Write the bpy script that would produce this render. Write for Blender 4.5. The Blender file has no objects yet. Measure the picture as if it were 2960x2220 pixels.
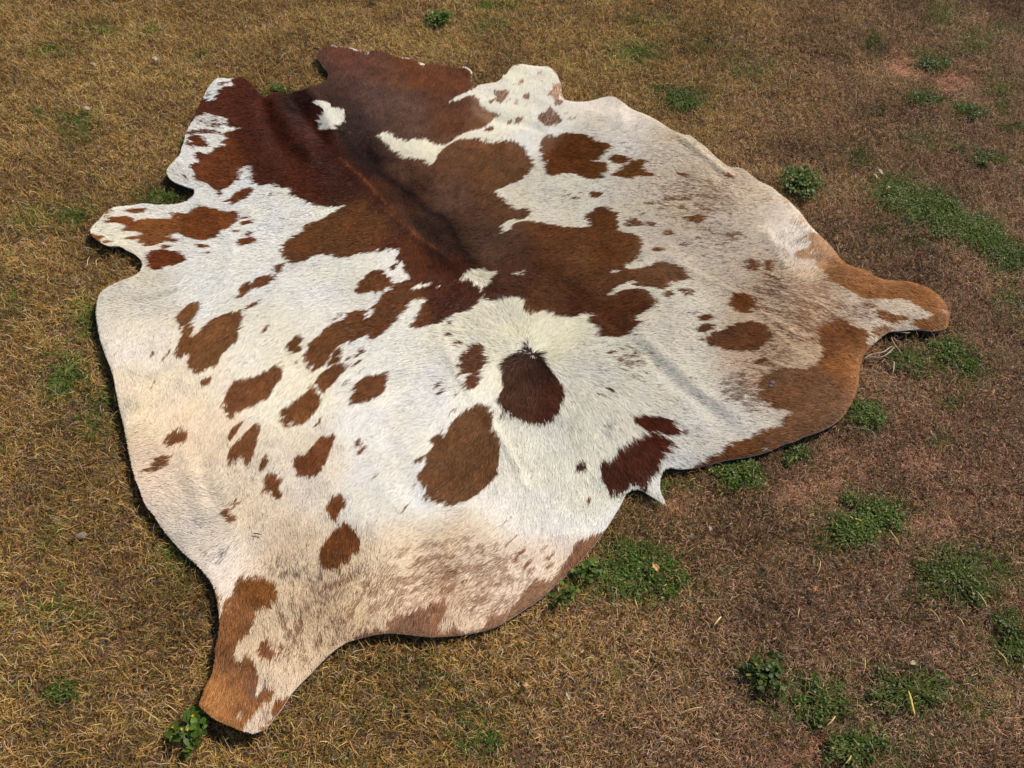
import bpy, math
import numpy as np

# ------------------------------------------------------------------ camera, world, sun, exposure
sc = bpy.context.scene
C = sc.collection
FPX, PITCH, CAMZ = 2500.0, math.radians(51.5), 1.74
cam_d = bpy.data.cameras.new('camera')
cam_d.sensor_width = 36.0
cam_d.lens = 36.0 * FPX / 2960.0
cam_d.clip_start = 0.02
cam_d.clip_end = 500.0
cam = bpy.data.objects.new('camera', cam_d)
C.objects.link(cam)
cam.location = (0, 0, CAMZ)
cam.rotation_euler = (math.radians(90) - PITCH, 0, 0)
sc.camera = cam

SUN_EL, SUN_AZ = math.radians(48), math.radians(60)      # azimuth clockwise from +Y (away from the camera)
w = bpy.data.worlds.new('World'); sc.world = w
w.use_nodes = True
nt = w.node_tree
bg = nt.nodes['Background']
sky = nt.nodes.new('ShaderNodeTexSky')
sky.sky_type = 'NISHITA'
sky.sun_disc = False
sky.sun_elevation = SUN_EL
sky.sun_rotation = SUN_AZ
nt.links.new(sky.outputs[0], bg.inputs[0])
bg.inputs[1].default_value = 0.08
sun_d = bpy.data.lights.new('sun', 'SUN')
sun_d.energy = 4.2
sun_d.angle = math.radians(0.6)
sun_d.color = (1.0, 0.93, 0.83)
sun = bpy.data.objects.new('sun', sun_d)
C.objects.link(sun)
sun.rotation_euler = (math.pi / 2 - SUN_EL, 0, math.pi - SUN_AZ)
sun.location = (4, 3, 6)
sc.view_settings.view_transform = 'Standard'
sc.view_settings.look = 'None'
sc.view_settings.gamma = 1
sc.cycles.use_denoising = True
sc.view_settings.exposure = 0.10

rng = np.random.default_rng(7)

# ------------------------------------------------------------------ tracing helpers: photo pixel -> point on the lawn
ORG = dict(A=(200,100), B=(900,100), C=(1500,150), D=(2000,450), E=(200,600), F=(900,600), G=(1600,700),
           H=(2000,950), I=(300,1100), J=(500,1600), K=(1000,1150), L=(1300,1500), M=(1600,1150),
           N=(2160,0), Q=(2160,1000), R=(2160,1620), S=(1400,1620), T=(0,1620), U=(0,0))
def src(reg, pts):
    p = np.array(pts, float).reshape(-1, 2)
    if reg == 'O':
        return p * (2960.0 / 2212.0)
    return p / 2.765 + np.array(ORG[reg], float)
ZH = 0.034
def ground(p, z=ZH):
    """photo pixels (2960 wide) -> x, y on the level z"""
    x = (p[:, 0] - 1480) / FPX
    y = (1110 - p[:, 1]) / FPX
    ct, st = math.cos(PITCH), math.sin(PITCH)
    dy = ct + y * st
    dz = -st + y * ct
    t = (z - CAMZ) / dz
    return np.stack([x * t, dy * t], 1)
def pix(xy, z=0.0):
    ct, st = math.cos(PITCH), math.sin(PITCH)
    dz = z - CAMZ
    depth = xy[:, 1] * ct - dz * st
    up = xy[:, 1] * st + dz * ct
    return np.stack([1480 + FPX * xy[:, 0] / depth, 1110 - FPX * up / depth], 1)
def chain(*segs):
    return np.concatenate([src(r, p) for r, p in segs])
def G(reg, pts, z=ZH):
    return ground(src(reg, pts), z)
def catmull(p, n=4, closed=True):
    if closed:
        a, b, c, d = np.roll(p, 1, 0), p, np.roll(p, -1, 0), np.roll(p, -2, 0)
    else:
        q = np.concatenate([p[:1], p, p[-1:]])
        a, b, c, d = q[:-3], q[1:-2], q[2:-1], q[3:]
    t = (np.arange(n) / n)[None, :, None]
    a, b, c, d = [v[:, None, :] for v in (a, b, c, d)]
    r = 0.5 * ((2*b) + (c-a)*t + (2*a-5*b+4*c-d)*t*t + (-a+3*b-3*c+d)*t**3)
    r = r.reshape(-1, 2)
    return r if closed else np.concatenate([r, p[-1:]])
def lin(rgb):
    c = np.array(rgb, float) / 255.0
    return np.where(c <= 0.04045, c / 12.92, ((c + 0.055) / 1.055) ** 2.4)

# value noise
_tab = rng.random((256, 256))
def vnoise(x, y, s=0):
    x = x + s * 17.31; y = y + s * 5.77
    xi = np.floor(x).astype(int); yi = np.floor(y).astype(int)
    fx = x - xi; fy = y - yi
    fx = fx*fx*(3-2*fx); fy = fy*fy*(3-2*fy)
    g = lambda i, j: _tab[i & 255, j & 255]
    return (g(xi, yi)*(1-fx) + g(xi+1, yi)*fx)*(1-fy) + (g(xi, yi+1)*(1-fx) + g(xi+1, yi+1)*fx)*fy
def fbm(x, y, s=0, o=3):
    r = 0; a = 0.5; tot = 0
    for k in range(o):
        r = r + a * vnoise(x * 2**k, y * 2**k, s + k * 3); tot += a; a *= 0.55
    return r / tot

# ------------------------------------------------------------------ object helpers
def tag(o, label=None, cat=None, group=None, kind=None):
    if label: o['label'] = label
    if cat: o['category'] = cat
    if group: o['group'] = group
    if kind: o['kind'] = kind
    return o
def mesh_np(name, verts, loops, sizes, mat, parent=None, col=None, smooth=False):
    verts = np.ascontiguousarray(verts, np.float32)
    loops = np.ascontiguousarray(loops, np.int32).ravel()
    sizes = np.ascontiguousarray(sizes, np.int32)
    me = bpy.data.meshes.new(name)
    me.vertices.add(len(verts)); me.vertices.foreach_set('co', verts.ravel())
    me.loops.add(len(loops)); me.loops.foreach_set('vertex_index', loops)
    starts = np.concatenate([[0], np.cumsum(sizes)[:-1]]).astype(np.int32)
    me.polygons.add(len(sizes)); me.polygons.foreach_set('loop_start', starts)
    try: me.polygons.foreach_set('loop_total', sizes)
    except Exception: pass
    if smooth: me.polygons.foreach_set('use_smooth', np.ones(len(sizes), bool))
    me.update(calc_edges=True)
    if col is not None:
        a = me.color_attributes.new('Col', 'FLOAT_COLOR', 'POINT')
        c4 = np.ones((len(verts), 4), np.float32); c4[:, :3] = col
        a.data.foreach_set('color', c4.ravel())
    me.materials.append(mat)
    o = bpy.data.objects.new(name, me); C.objects.link(o)
    if parent: o.parent = parent
    return o
def empty(name, loc):
    o = bpy.data.objects.new(name, None); C.objects.link(o); o.location = loc
    o.empty_display_size = 0.05
    return o
def mat_attr(name, rough=0.6, spec=0.3, trans=0.0, sheen=0.0, bump=None, flat=0.0):
    m = bpy.data.materials.new(name); m.use_nodes = True
    n = m.node_tree.nodes; l = m.node_tree.links
    b = n['Principled BSDF']
    a = n.new('ShaderNodeAttribute'); a.attribute_name = 'Col'
    l.new(a.outputs['Color'], b.inputs['Base Color'])
    b.inputs['Roughness'].default_value = rough
    b.inputs['Specular IOR Level'].default_value = spec
    if sheen:
        b.inputs['Sheen Weight'].default_value = sheen
        b.inputs['Sheen Roughness'].default_value = 0.4
    if flat:
        g_ = n.new('ShaderNodeNewGeometry'); vm = n.new('ShaderNodeMix'); vm.data_type = 'VECTOR'
        vm.inputs[0].default_value = flat
        an = n.new('ShaderNodeAttribute'); an.attribute_name = 'LieNormal'; l.new(an.outputs['Vector'], vm.inputs[5])
        l.new(g_.outputs['Normal'], vm.inputs[4]); vn = n.new('ShaderNodeVectorMath'); vn.operation = 'NORMALIZE'
        l.new(vm.outputs[1], vn.inputs[0]); l.new(vn.outputs[0], b.inputs['Normal'])
    if trans:
        t = n.new('ShaderNodeBsdfTranslucent'); mx = n.new('ShaderNodeMixShader')
        l.new(a.outputs['Color'], t.inputs['Color'])
        mx.inputs[0].default_value = trans
        l.new(b.outputs[0], mx.inputs[1]); l.new(t.outputs[0], mx.inputs[2])
        l.new(mx.outputs[0], n['Material Output'].inputs[0])
    if bump:
        nz = n.new('ShaderNodeTexNoise'); nz.inputs['Scale'].default_value = bump[0]; nz.inputs['Detail'].default_value = 5
        bp = n.new('ShaderNodeBump'); bp.inputs['Strength'].default_value = bump[1]; bp.inputs['Distance'].default_value = bump[2]
        tc = n.new('ShaderNodeTexCoord')
        l.new(tc.outputs['Object'], nz.inputs['Vector'])
        l.new(nz.outputs['Fac'], bp.inputs['Height']); l.new(bp.outputs[0], b.inputs['Normal'])
    return m

# ------------------------------------------------------------------ outline of the hide
outline_px = chain(
 ('A', [(1600,475),(1640,457),(1690,455),(1740,470),(1800,450),(1870,440),(1930,415),(2000,390),(2055,355),(2068,330),(2062,290),(2030,250),(2000,205),(1972,165),(1990,140),(2020,110),(2060,85),(2085,78)]),
 ('B', [(200,85),(290,92),(340,105),(400,125),(480,125),(560,130),(640,155),(700,178),(780,185),(850,215),(910,230),(980,228),(1050,240),(1110,255),(1180,265),(1225,258),(1260,275),(1283,300),(1283,340),(1275,380),(1290,410),(1300,428),(1340,410),(1410,395),(1480,385),(1520,360),(1532,325),(1558,318),(1575,290),(1600,262),(1640,240),(1680,236),(1750,243),(1830,252),(1890,260),(1930,285),(1960,320),(1980,370),(2000,420),(2005,470),(2030,520),(2060,530),(2130,540)]),
 ('C', [(520,395),(600,385),(680,368),(740,362),(800,380),(850,410),(900,445),(960,472),(1020,495),(1080,535),(1150,570),(1200,605),(1260,640),(1310,660),(1370,662),(1400,690),(1440,725),(1500,760),(1540,800),(1600,855),(1650,895),(1700,915),(1760,922),(1820,950),(1870,990),(1920,1020),(1980,1045),(2040,1075),(2090,1120),(2140,1160),(2180,1200)]),
 ('D', [(829,407),(880,450),(930,510),(980,580),(1040,640),(1090,690),(1140,735),(1190,800),(1240,850),(1310,875),(1370,887),(1420,910),(1470,950),(1540,975),(1620,978),(1700,985),(1790,1000),(1860,1025),(1920,1060),(1980,1110),(2030,1170),(2060,1230),(2065,1290),(2055,1345),(2010,1370),(1930,1385),(1840,1375),(1750,1378),(1690,1385),(1600,1392),(1550,1415),(1500,1455),(1440,1505),(1390,1555)]),
 ('H', [(1370,217),(1355,270),(1345,330),(1340,400),(1330,470),(1300,550),(1260,620),(1210,690),(1140,750),(1060,795),(980,825),(900,850),(830,880),(760,895),(690,925),(600,960),(500,985),(400,1005),(280,1025)]),
 ('M', [(1250,505),(1130,535),(1010,550),(920,545),(885,565),(865,605),(855,650),(858,710),(872,760),(895,810),(905,848),(860,815),(800,775),(740,738),(690,720),(640,715),(600,735),(575,765),(550,820),(510,890),(460,970)]),
 ('K', [(2060,1060),(2010,1130),(1950,1200),(1870,1290),(1780,1380),(1680,1470),(1580,1560),(1500,1620)]),
 ('L', [(610,690),(500,765),(350,850),(200,890),(100,910)]),
 ('J', [(2212,648),(2080,658),(1950,645),(1850,632),(1740,625),(1640,635),(1540,652),(1400,690),(1320,735),(1240,795),(1160,870),(1080,955),(1000,1040),(930,1130),(870,1230),(800,1320),(740,1395),(690,1425),(640,1440),(600,1430),(540,1415),(480,1390),(400,1355),(320,1315),(250,1260),(212,1210),(235,1140),(260,1060),(300,990),(315,910),(328,840),(330,760),(350,680),(365,600),(368,520),(355,400),(340,320),(310,230),(250,150),(180,70)]),
 ('I', [(653,1385),(560,1290),(460,1170),(390,1060),(320,970),(280,850),(245,770),(215,650),(190,520),(165,380),(130,260),(110,150)]),
 ('E', [(360,1382),(330,1280),(290,1180),(250,1060),(230,960),(220,850),(222,780),(240,700),(300,635),(380,600),(460,575),(540,540),(575,490),(590,450),(570,410),(520,365),(450,330),(400,305),(340,303),(290,295),(230,260),(180,220),(173,180),(200,130),(250,90)]),
 ('A', [(280,1430),(330,1385),(400,1365),(500,1360),(600,1350),(700,1362),(820,1365),(900,1345),(970,1315),(1003,1280),(1003,1240),(960,1225),(900,1205),(830,1175),(790,1130),(785,1090),(830,1045),(885,980),(900,920),(920,850),(945,770),(980,700),(1020,610),(1050,545),(1090,460),(1120,410),(1160,365),(1200,345),(1280,342),(1340,332),(1390,335),(1430,365),(1480,410),(1520,460),(1565,495)]))
OUT = catmull(ground(outline_px), 4)

# ------------------------------------------------------------------ pattern polygons  (tone: 1 full brown, <1 paler; 0 = white cut out of brown)
MAIN = chain(
 ('A', [(1340,325),(1330,375),(1350,390),(1320,415),(1270,420),(1230,440),(1210,480),(1190,500),(1190,520),(1150,525),(1120,500),(1070,500),(1010,560),(960,680),(950,720),(1000,690),(1060,665),(1130,630),(1200,650),(1270,660),(1300,700),(1280,720),(1330,740),(1390,750),(1330,770),(1280,785),(1250,800),(1300,825),(1230,855),(1280,880),(1210,905),(1180,935),(1120,965),(1080,950),(1030,960),(1050,1010),(1060,1040),(1000,1065),(1020,1110),(1025,1160),(1040,1185),(1100,1190),(1150,1200),(1180,1235),(1230,1245),(1290,1215),(1360,1180),(1390,1130),(1380,1090),(1430,1060),(1460,1040),(1490,1080),(1500,1150),(1510,1190),(1560,1205),(1620,1200),(1650,1190),(1700,1215),(1780,1215),(1800,1260),(1850,1290),(1920,1320),(1980,1350),(2060,1370),(2130,1375)]),
 ('B', [(270,1368),(325,1365),(260,1385),(200,1430),(130,1470),(50,1495)]),
 ('E', [(2150,40),(2080,70),(2030,95),(1980,110),(1930,140),(1900,180),(1850,215),(1790,255),(1750,290),(1735,330),(1745,380),(1770,420),(1830,440),(1900,425),(1960,395)]),
 ('F', [(60,388),(130,365),(200,370),(260,385),(330,385),(400,355),(470,340),(560,325),(650,325),(740,315),(720,350),(690,400),(750,420),(760,470),(790,520),(830,550),(790,560),(740,590),(690,600),(690,580),(640,530),(600,490),(560,485),(500,520),(470,560),(420,580),(400,630),(370,660),(440,680),(500,665),(560,655),(600,690),(570,730),(520,770),(510,800),(530,830),(500,860),(470,860),(480,810),(400,795),(340,820),(300,870),(240,900),(170,920),(110,960),(80,1000),(10,1060)]),
 ('E', [(1930,1085),(1910,1150),(1910,1200),(1960,1250),(1980,1275)]),
 ('F', [(100,1250),(150,1210),(180,1150),(220,1090),(280,1060),(340,1050),(400,1030),(480,1000),(500,1030),(560,1020),(640,960),(690,910),(740,870),(780,800),(830,735),(850,715),(940,720),(920,760),(890,820),(850,890),(845,935),(900,935),(960,925),(1040,920),(1100,905),(1150,870),(1220,845),(1300,830),(1340,790),(1390,740),(1395,705),(1400,690),(1440,730),(1510,760),(1570,765),(1600,745),(1650,760),(1680,800),(1680,850),(1700,880),(1740,890),(1790,860),(1850,855),(1920,905),(2000,895),(2080,880),(2150,840)]),
 ('G', [(240,560),(245,600),(240,650),(300,680),(280,740),(340,760),(430,765),(520,745),(570,735),(620,690),(650,650),(630,635),(590,630),(620,600),(680,570),(750,530),(785,490),(760,450),(720,400),(660,385),(610,370),(560,390),(500,400),(440,430),(385,430),(430,405),(470,370),(530,340),(590,315),(600,350),(670,360),(740,370),(820,385),(860,370),(900,330),(980,310),(1040,280),(1030,240),(980,205),(930,185),(860,155),(820,150),(760,180),(680,200),(610,220),(540,200),(600,150),(650,120),(665,60)]),
 ('C', [(956,1525),(930,1480),(890,1440),(820,1430),(770,1420),(750,1400),(765,1370),(750,1330),(740,1290),(700,1260),(660,1230),(600,1240),(550,1270),(490,1300),(510,1340),(540,1390),(440,1400),(330,1395),(250,1385)]),
 ('B', [(1800,1510),(1720,1500),(1640,1510),(1580,1540),(1540,1590),(1500,1600),(1490,1540),(1540,1500),(1620,1500),(1690,1480),(1710,1430),(1680,1390),(1600,1410),(1560,1370),(1500,1330),(1440,1280),(1460,1260),(1540,1220),(1620,1190),(1680,1150),(1740,1070),(1740,1020),(1710,970),(1690,920),(1640,890),(1570,875),(1480,880),(1400,885),(1300,865),(1200,865),(1140,875),(1060,920),(1010,970),(970,1050),(930,1070),(880,1040),(830,1020),(760,1010),(700,1000),(650,950),(580,890),(510,830),(530,825),(590,800),(640,850),(730,880),(800,870),(860,860),(930,880),(1000,900),(1060,905),(1120,870),(1180,830),(1260,800),(1340,780),(1420,720),(1440,690),(1500,670),(1490,655),(1430,650),(1380,620),(1330,590),(1340,560),(1310,520),(1270,505),(1220,520),(1170,550),(1100,560),(1100,545),(1160,520),(1220,490),(1280,460),(1310,440),(1360,300),(1250,180),(700,80),(300,20),(100,0),(-50,60),(-60,150),(-10,300),(-60,380)]),
 ('A', [(1800,380),(1640,400),(1560,440),(1480,330),(1400,290)]))
POLY = [
 ('A',1,[(960,870),(1000,865),(980,830),(1030,810),(1100,825),(1150,880),(1140,905),(1090,910),(1030,900),(1020,930),(1000,900),(950,880)]),
 ('A',.9,[(940,785),(1040,768),(1130,762),(1240,780),(1200,800),(1120,802),(1040,802),(950,805)]),
 ('A',.8,[(1150,735),(1200,715),(1260,715),(1230,745),(1170,745)]),
 ('A',.7,[(1060,715),(1090,690),(1110,700),(1070,722)]), ('A',.7,[(1180,690),(1205,678),(1215,690),(1190,698)]),
 ('A',.8,[(1230,390),(1280,372),(1310,385),(1270,405),(1240,412)]), ('A',.8,[(1110,462),(1140,450),(1160,480),(1130,492)]),
 ('A',1,[(943,1145),(962,1142),(977,1176),(955,1174)]),
 ('A',1,[(1330,1290),(1380,1250),(1420,1225),(1480,1215),(1498,1235),(1480,1280),(1420,1310),(1360,1340),(1325,1345),(1320,1325),(1270,1325)]),
 ('A',1,[(1610,1280),(1635,1255),(1655,1262),(1640,1284)]), ('A',1,[(1220,1240),(1250,1250),(1235,1300),(1222,1280)]),
 ('A',1,[(1060,1372),(1075,1352),(1105,1358),(1100,1375)]),
 ('A',1,[(860,1430),(900,1415),(960,1420),(1020,1390),(1060,1372),(1100,1365),(1160,1375),(1220,1380),(1260,1400),(1330,1395),(1380,1400),(1390,1440),(1370,1490),(1300,1550),(1240,1580),(1180,1632),(1100,1647),(1020,1637),(960,1612),(920,1588),(870,1582),(850,1602),(910,1627),(915,1647),(870,1657),(820,1637),(770,1657),(700,1677),(650,1682),(610,1652),(590,1627),(520,1632),(480,1622),(500,1607),(570,1602),(590,1572),(540,1567),(460,1562),(490,1532),(450,1512),(400,1507),(320,1502),(350,1472),(410,1454),(490,1452),(540,1472),(560,1497),(620,1477),(700,1467),(740,1470),(800,1467),(870,1457)]),
 ('E',1,[(500,25),(560,8),(630,8),(652,25),(600,50),(530,45)]), ('E',.9,[(286,45),(310,15),(350,8),(377,20),(350,42),(310,52)]),
 ('E',1,[(300,70),(330,58),(358,66),(330,84)]), ('E',1,[(170,212),(240,213),(312,235),(280,262),(260,275),(210,260),(160,225)]),
 ('E',1,[(292,275),(330,260),(372,264),(340,287),(300,284)]), ('E',1,[(782,295),(820,283),(853,295),(840,317),(800,320)]),
 ('E',1,[(650,410),(660,370),(690,340),(760,328),(840,335),(900,350),(940,375),(980,400),(980,420),(930,450),(880,465),(810,470),(800,495),(740,500),(680,490),(665,450)]),
 ('E',1,[(1055,305),(1080,290),(1165,305),(1130,324),(1090,322)]), ('E',.8,[(1125,360),(1160,348),(1182,355),(1140,370)]),
 ('E',1,[(1410,65),(1440,45),(1482,58),(1420,77)]), ('E',1,[(1408,110),(1440,88),(1492,88),(1480,112),(1440,127),(1412,127)]),
 ('E',1,[(1336,187),(1380,163),(1392,180),(1350,194)]), ('E',1,[(1428,217),(1460,188),(1500,178),(1517,200),(1480,227),(1440,227)]),
 ('E',1,[(1375,290),(1400,255),(1450,240),(1500,230),(1530,250),(1510,285),(1450,290),(1410,305)]),
 ('E',1,[(1665,500),(1680,465),(1740,440),(1755,465),(1720,510),(1680,520)]),
 ('E',1,[(1500,620),(1520,580),(1560,550),(1640,535),(1690,555),(1640,600),(1580,630),(1520,640)]),
 ('E',1,[(1385,680),(1400,630),(1430,600),(1480,590),(1500,610),(1490,650),(1440,695),(1400,715)]),
 ('E',1,[(1440,790),(1470,762),(1482,780),(1450,803)]), ('E',1,[(1478,772),(1500,743),(1552,733),(1532,767),(1490,787)]),
 ('E',1,[(1060,740),(1090,755),(1085,800),(1050,860),(1010,910),(1015,960),(1000,1010),(1050,980),(1120,930),(1160,890),(1210,865),(1270,840),(1340,815),(1420,800),(1425,840),(1400,900),(1390,970),(1360,1050),(1300,1100),(1250,1150),(1210,1220),(1180,1260),(1120,1280),(1060,1300),(1000,1285),(970,1250),(970,1210),(980,1170),(940,1150),(910,1170),(880,1160),(870,1110),(900,1060),(930,1000),(930,940),(880,910),(885,880),(920,840),(960,790),(1010,755)]),
 ('E',1,[(1558,990),(1580,938),(1622,912),(1617,952),(1580,987),(1536,1003)]),
 ('E',1,[(1745,1085),(1790,1050),(1830,1005),(1880,995),(1895,1020),(1880,1060),(1890,1110),(1850,1130),(1780,1140),(1760,1110)]),
 ('E',.9,[(1843,1207),(1865,1178),(1868,1205)]), ('E',.9,[(1708,1222),(1728,1193),(1738,1215)]),
 ('E',1,[(657,1152),(680,1128),(697,1140),(680,1163)]), ('E',1,[(788,1152),(810,1118),(822,1130),(805,1158)]), ('E',.8,[(748,1198),(790,1158),(782,1187),(755,1208)]),
 ('E',.9,[(368,1162),(385,1148),(384,1172)]), ('E',.9,[(668,1423),(686,1393),(692,1417)]),
 ('E',1,[(1065,1390),(1080,1350),(1130,1335),(1162,1355),(1120,1402),(1085,1407)]),
 ('E',1,[(1240,1550),(1280,1480),(1310,1410),(1350,1370),(1420,1345),(1500,1330),(1560,1290),(1610,1280),(1660,1240),(1720,1245),(1730,1300),(1700,1360),(1660,1410),(1620,1490),(1550,1520),(1500,1570),(1430,1590),(1370,1620),(1310,1650),(1270,1610),(1265,1570)]),
 ('F',1,[(5,1380),(50,1370),(90,1310),(150,1260),(200,1225),(270,1225),(320,1230),(300,1280),(240,1340),(200,1400),(140,1440),(100,1430),(70,1400),(20,1405)]),
 ('F',1,[(155,1230),(180,1170),(210,1110),(240,1100),(270,1150),(250,1200),(200,1222)]),
 ('I',1,[(1440,230),(1450,190),(1500,165),(1560,110),(1620,75),(1680,35),(1740,60),(1760,130),(1740,190),(1690,240),(1640,290),(1590,325),(1520,320),(1460,330),(1470,290),(1425,270)]),
 ('F',1,[(345,1550),(370,1470),(380,1400),(440,1350),(470,1310),(560,1310),(640,1290),(655,1320),(640,1370),(620,1420),(560,1490),(500,1520),(420,1540),(380,1555)]),
 ('F',.8,[(228,872),(268,823),(284,835),(260,867)]), ('F',.9,[(385,1125),(420,1095),(460,1110),(440,1145),(400,1155)]), ('F',.8,[(308,1182),(345,1148),(354,1175),(320,1198)]),
 ('F',.9,[(368,1232),(400,1202),(403,1222),(375,1242)]), ('F',.8,[(418,1282),(447,1262),(432,1286)]), ('F',.5,[(275,1415),(310,1355),(325,1380),(290,1425)]),
 ('F',.9,[(1028,1410),(1050,1393),(1083,1405),(1050,1427)]), ('F',.9,[(1062,1450),(1100,1436),(1113,1450),(1075,1468)]), ('F',.6,[(1162,1480),(1192,1463),(1182,1485)]),
 ('F',.6,[(1138,1597),(1192,1578),(1160,1608)]), ('F',1,[(1143,952),(1155,922),(1203,902),(1192,932)]), ('F',1,[(1112,1042),(1140,1008),(1178,1003),(1160,1032),(1130,1047)]),
 ('F',.9,[(1183,1107),(1230,1076),(1262,1084),(1220,1103)]), ('F',1,[(645,470),(670,445),(710,445),(700,475),(660,485)]),
 ('F',1,[(1225,1330),(1225,1260),(1260,1180),(1320,1120),(1380,1105),(1430,1140),(1450,1200),(1430,1260),(1380,1290),(1395,1340),(1370,1380),(1330,1420),(1280,1435),(1255,1400),(1270,1360),(1310,1320),(1270,1325)]),
 ('F',1,[(1510,1490),(1550,1420),(1540,1340),(1550,1260),(1590,1220),(1640,1180),(1715,1170),(1735,1100),(1755,1168),(1810,1180),(1850,1230),(1900,1290),(1950,1350),(1990,1420),(2005,1490),(1990,1550),(1975,1600),(1936,1631),(1896,1671),(1836,1691),(1766,1696),(1686,1671),(1626,1646),(1566,1611),(1526,1551)]),
 ('K',.9,[(1238,115),(1270,78),(1292,95),(1260,127)]),
 ('K',1,[(590,650),(620,570),(660,520),(670,430),(710,370),(700,320),(720,280),(780,250),(820,270),(850,200),(900,130),(970,70),(1050,30),(1110,20),(1180,50),(1200,110),(1180,200),(1220,260),(1235,330),(1225,420),(1225,510),(1190,600),(1140,680),(1080,750),(1010,800),(960,820),(900,850),(850,860),(790,830),(720,800),(640,780),(660,730),(650,680),(610,660)]),
 ('K',1,[(578,492),(600,458),(642,453),(632,492),(590,507)]), ('K',1,[(233,622),(255,588),(288,578),(272,612),(240,637)]),
 ('K',1,[(78,347),(110,308),(150,323),(140,343),(187,353),(182,382),(140,427),(118,412),(150,370)]),
 ('K',1,[(1828,500),(1850,468),(1903,468),(1903,512),(1850,532)]), ('K',1,[(1928,797),(1940,763),(1963,768),(1957,792)]), ('K',.6,[(862,77),(902,63),(882,88)]),
 ('K',.8,[(455,905),(530,820),(553,795),(500,872)]), ('K',.8,[(1270,1185),(1330,1118),(1388,1078),(1340,1135)]), ('K',.4,[(1220,1030),(1300,960),(1380,920),(1310,970)]),
 ('K',1,[(1393,1247),(1410,1203),(1450,1183),(1458,1200),(1430,1232)]), ('K',1,[(1588,1167),(1620,1148),(1633,1165),(1600,1188)]), ('K',1,[(1448,1312),(1480,1268),(1522,1253),(1502,1287),(1470,1317)]),
 ('K',1,[(1488,1347),(1510,1323),(1548,1318),(1520,1348)]), ('K',1,[(1603,1262),(1640,1223),(1692,1213),(1650,1252)]), ('K',1,[(1618,1302),(1680,1278),(1702,1258),(1692,1297),(1640,1307)]), ('K',.9,[(1168,1292),(1200,1263),(1192,1287)]),
 ('K',.75,[(790,1425),(830,1380),(900,1350),(970,1360),(940,1400),(870,1420)]), ('K',.8,[(800,1560),(800,1490),(860,1460),(890,1490),(850,1540)]), ('K',.7,[(930,1450),(1000,1410),(1060,1410),(980,1450)]),
 ('I',1,[(1780,990),(1800,950),(1840,870),(1890,870),(1950,920),(1930,970),(1900,1020),(1870,1080),(1830,1080),(1800,1030)]),
 ('I',1,[(1295,800),(1310,720),(1370,710),(1430,730),(1450,770),(1410,820),(1440,860),(1430,900),(1390,910),(1350,870),(1300,850)]),
 ('I',1,[(985,1060),(1010,1010),(1050,1010),(1090,1060),(1070,1110),(1010,1100)]), ('I',.8,[(1048,962),(1070,918),(1102,940),(1082,982)]),
 ('I',1,[(525,430),(540,390),(590,370),(640,360),(690,390),(680,440),(640,480),(560,495),(530,470)]),
 ('I',1,[(400,690),(430,620),(480,590),(560,585),(540,640),(510,690),(430,720),(400,715)]), ('I',.8,[(330,712),(370,683),(405,688),(360,727)]), ('I',1,[(235,745),(285,735),(250,757)]),
 ('I',1,[(1010,460),(1000,430),(1050,350),(1120,315),(1110,360),(1060,410)]),
 ('I',1,[(1005,560),(1050,480),(1120,420),(1180,370),(1230,320),(1265,340),(1260,400),(1240,460),(1200,560),(1160,620),(1120,590),(1080,600),(1020,625)]),
 ('I',1,[(1250,650),(1270,590),(1310,560),(1330,580),(1310,640),(1270,675)]),
 ('I',1,[(1535,620),(1530,580),(1570,550),(1620,560),(1660,520),(1720,450),(1780,410),(1870,410),(1860,460),(1830,540),(1810,600),(1750,680),(1680,750),(1620,720),(1560,720),(1540,680)]),
 ('I',.7,[(1338,492),(1385,462),(1362,492)]), ('I',.9,[(1698,347),(1720,298),(1753,288),(1732,332)]), ('I',.6,[(1625,925),(1635,900),(1645,918)]), ('I',.7,[(1263,867),(1285,843),(1278,872)]),
 ('I',.6,[(1625,1275),(1640,1230),(1650,1270)]),
 ('I',1,[(1730,1370),(1750,1290),(1790,1220),(1850,1150),(1920,1100),(1980,1130),(2030,1190),(2065,1240),(2040,1310),(2000,1370),(1930,1430),(1850,1470),(1770,1470),(1735,1430)]),
 ('J',1,[(500,300),(510,230),(540,170),(600,140),(680,145),(760,160),(810,200),(840,280),(820,330),(760,370),(720,400),(680,430),(650,460),(640,520),(610,590),(570,630),(530,650),(520,700),(500,760),(520,830),(560,790),(600,770),(650,820),(680,900),(690,970),(680,1040),(660,1110),(720,1060),(770,1020),(810,1020),(800,1080),(770,1130),(700,1180),(670,1240),(620,1280),(590,1330),(560,1410),(540,1460),(300,1380),(170,1220),(220,980),(290,760),(330,600),(370,490),(410,400),(430,340),(470,300)]),
 ('J',.85,[(315,270),(380,285),(405,330),(385,400),(372,450),(320,430)]), ('J',1,[(680,740),(700,690),(720,660),(790,690),(830,730),(840,780),(770,800),(720,780)]), ('J',.9,[(858,690),(892,710),(882,752),(858,730)]),
 ('J',1,[(800,1160),(830,1110),(880,1110),(930,1140),(900,1220),(850,1280),(810,1270),(800,1220)]), ('J',.85,[(700,1340),(690,1430),(760,1410),(860,1290),(800,1290),(740,1320)]), ('J',.35,[(550,1270),(560,1230),(575,1240),(560,1285)]),
 ('B',.9,[(1450,490),(1460,465),(1500,475),(1540,465),(1570,490),(1550,530),(1510,570),(1470,570),(1460,540),(1430,580),(1410,560),(1430,540),(1460,530)]),
 ('B',.8,[(1545,555),(1570,538),(1574,560)]), ('B',.7,[(1598,577),(1630,553),(1643,580),(1610,588)]), ('B',.6,[(1555,615),(1605,588),(1580,608)]), ('B',1,[(1543,727),(1592,703),(1582,727)]),
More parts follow.
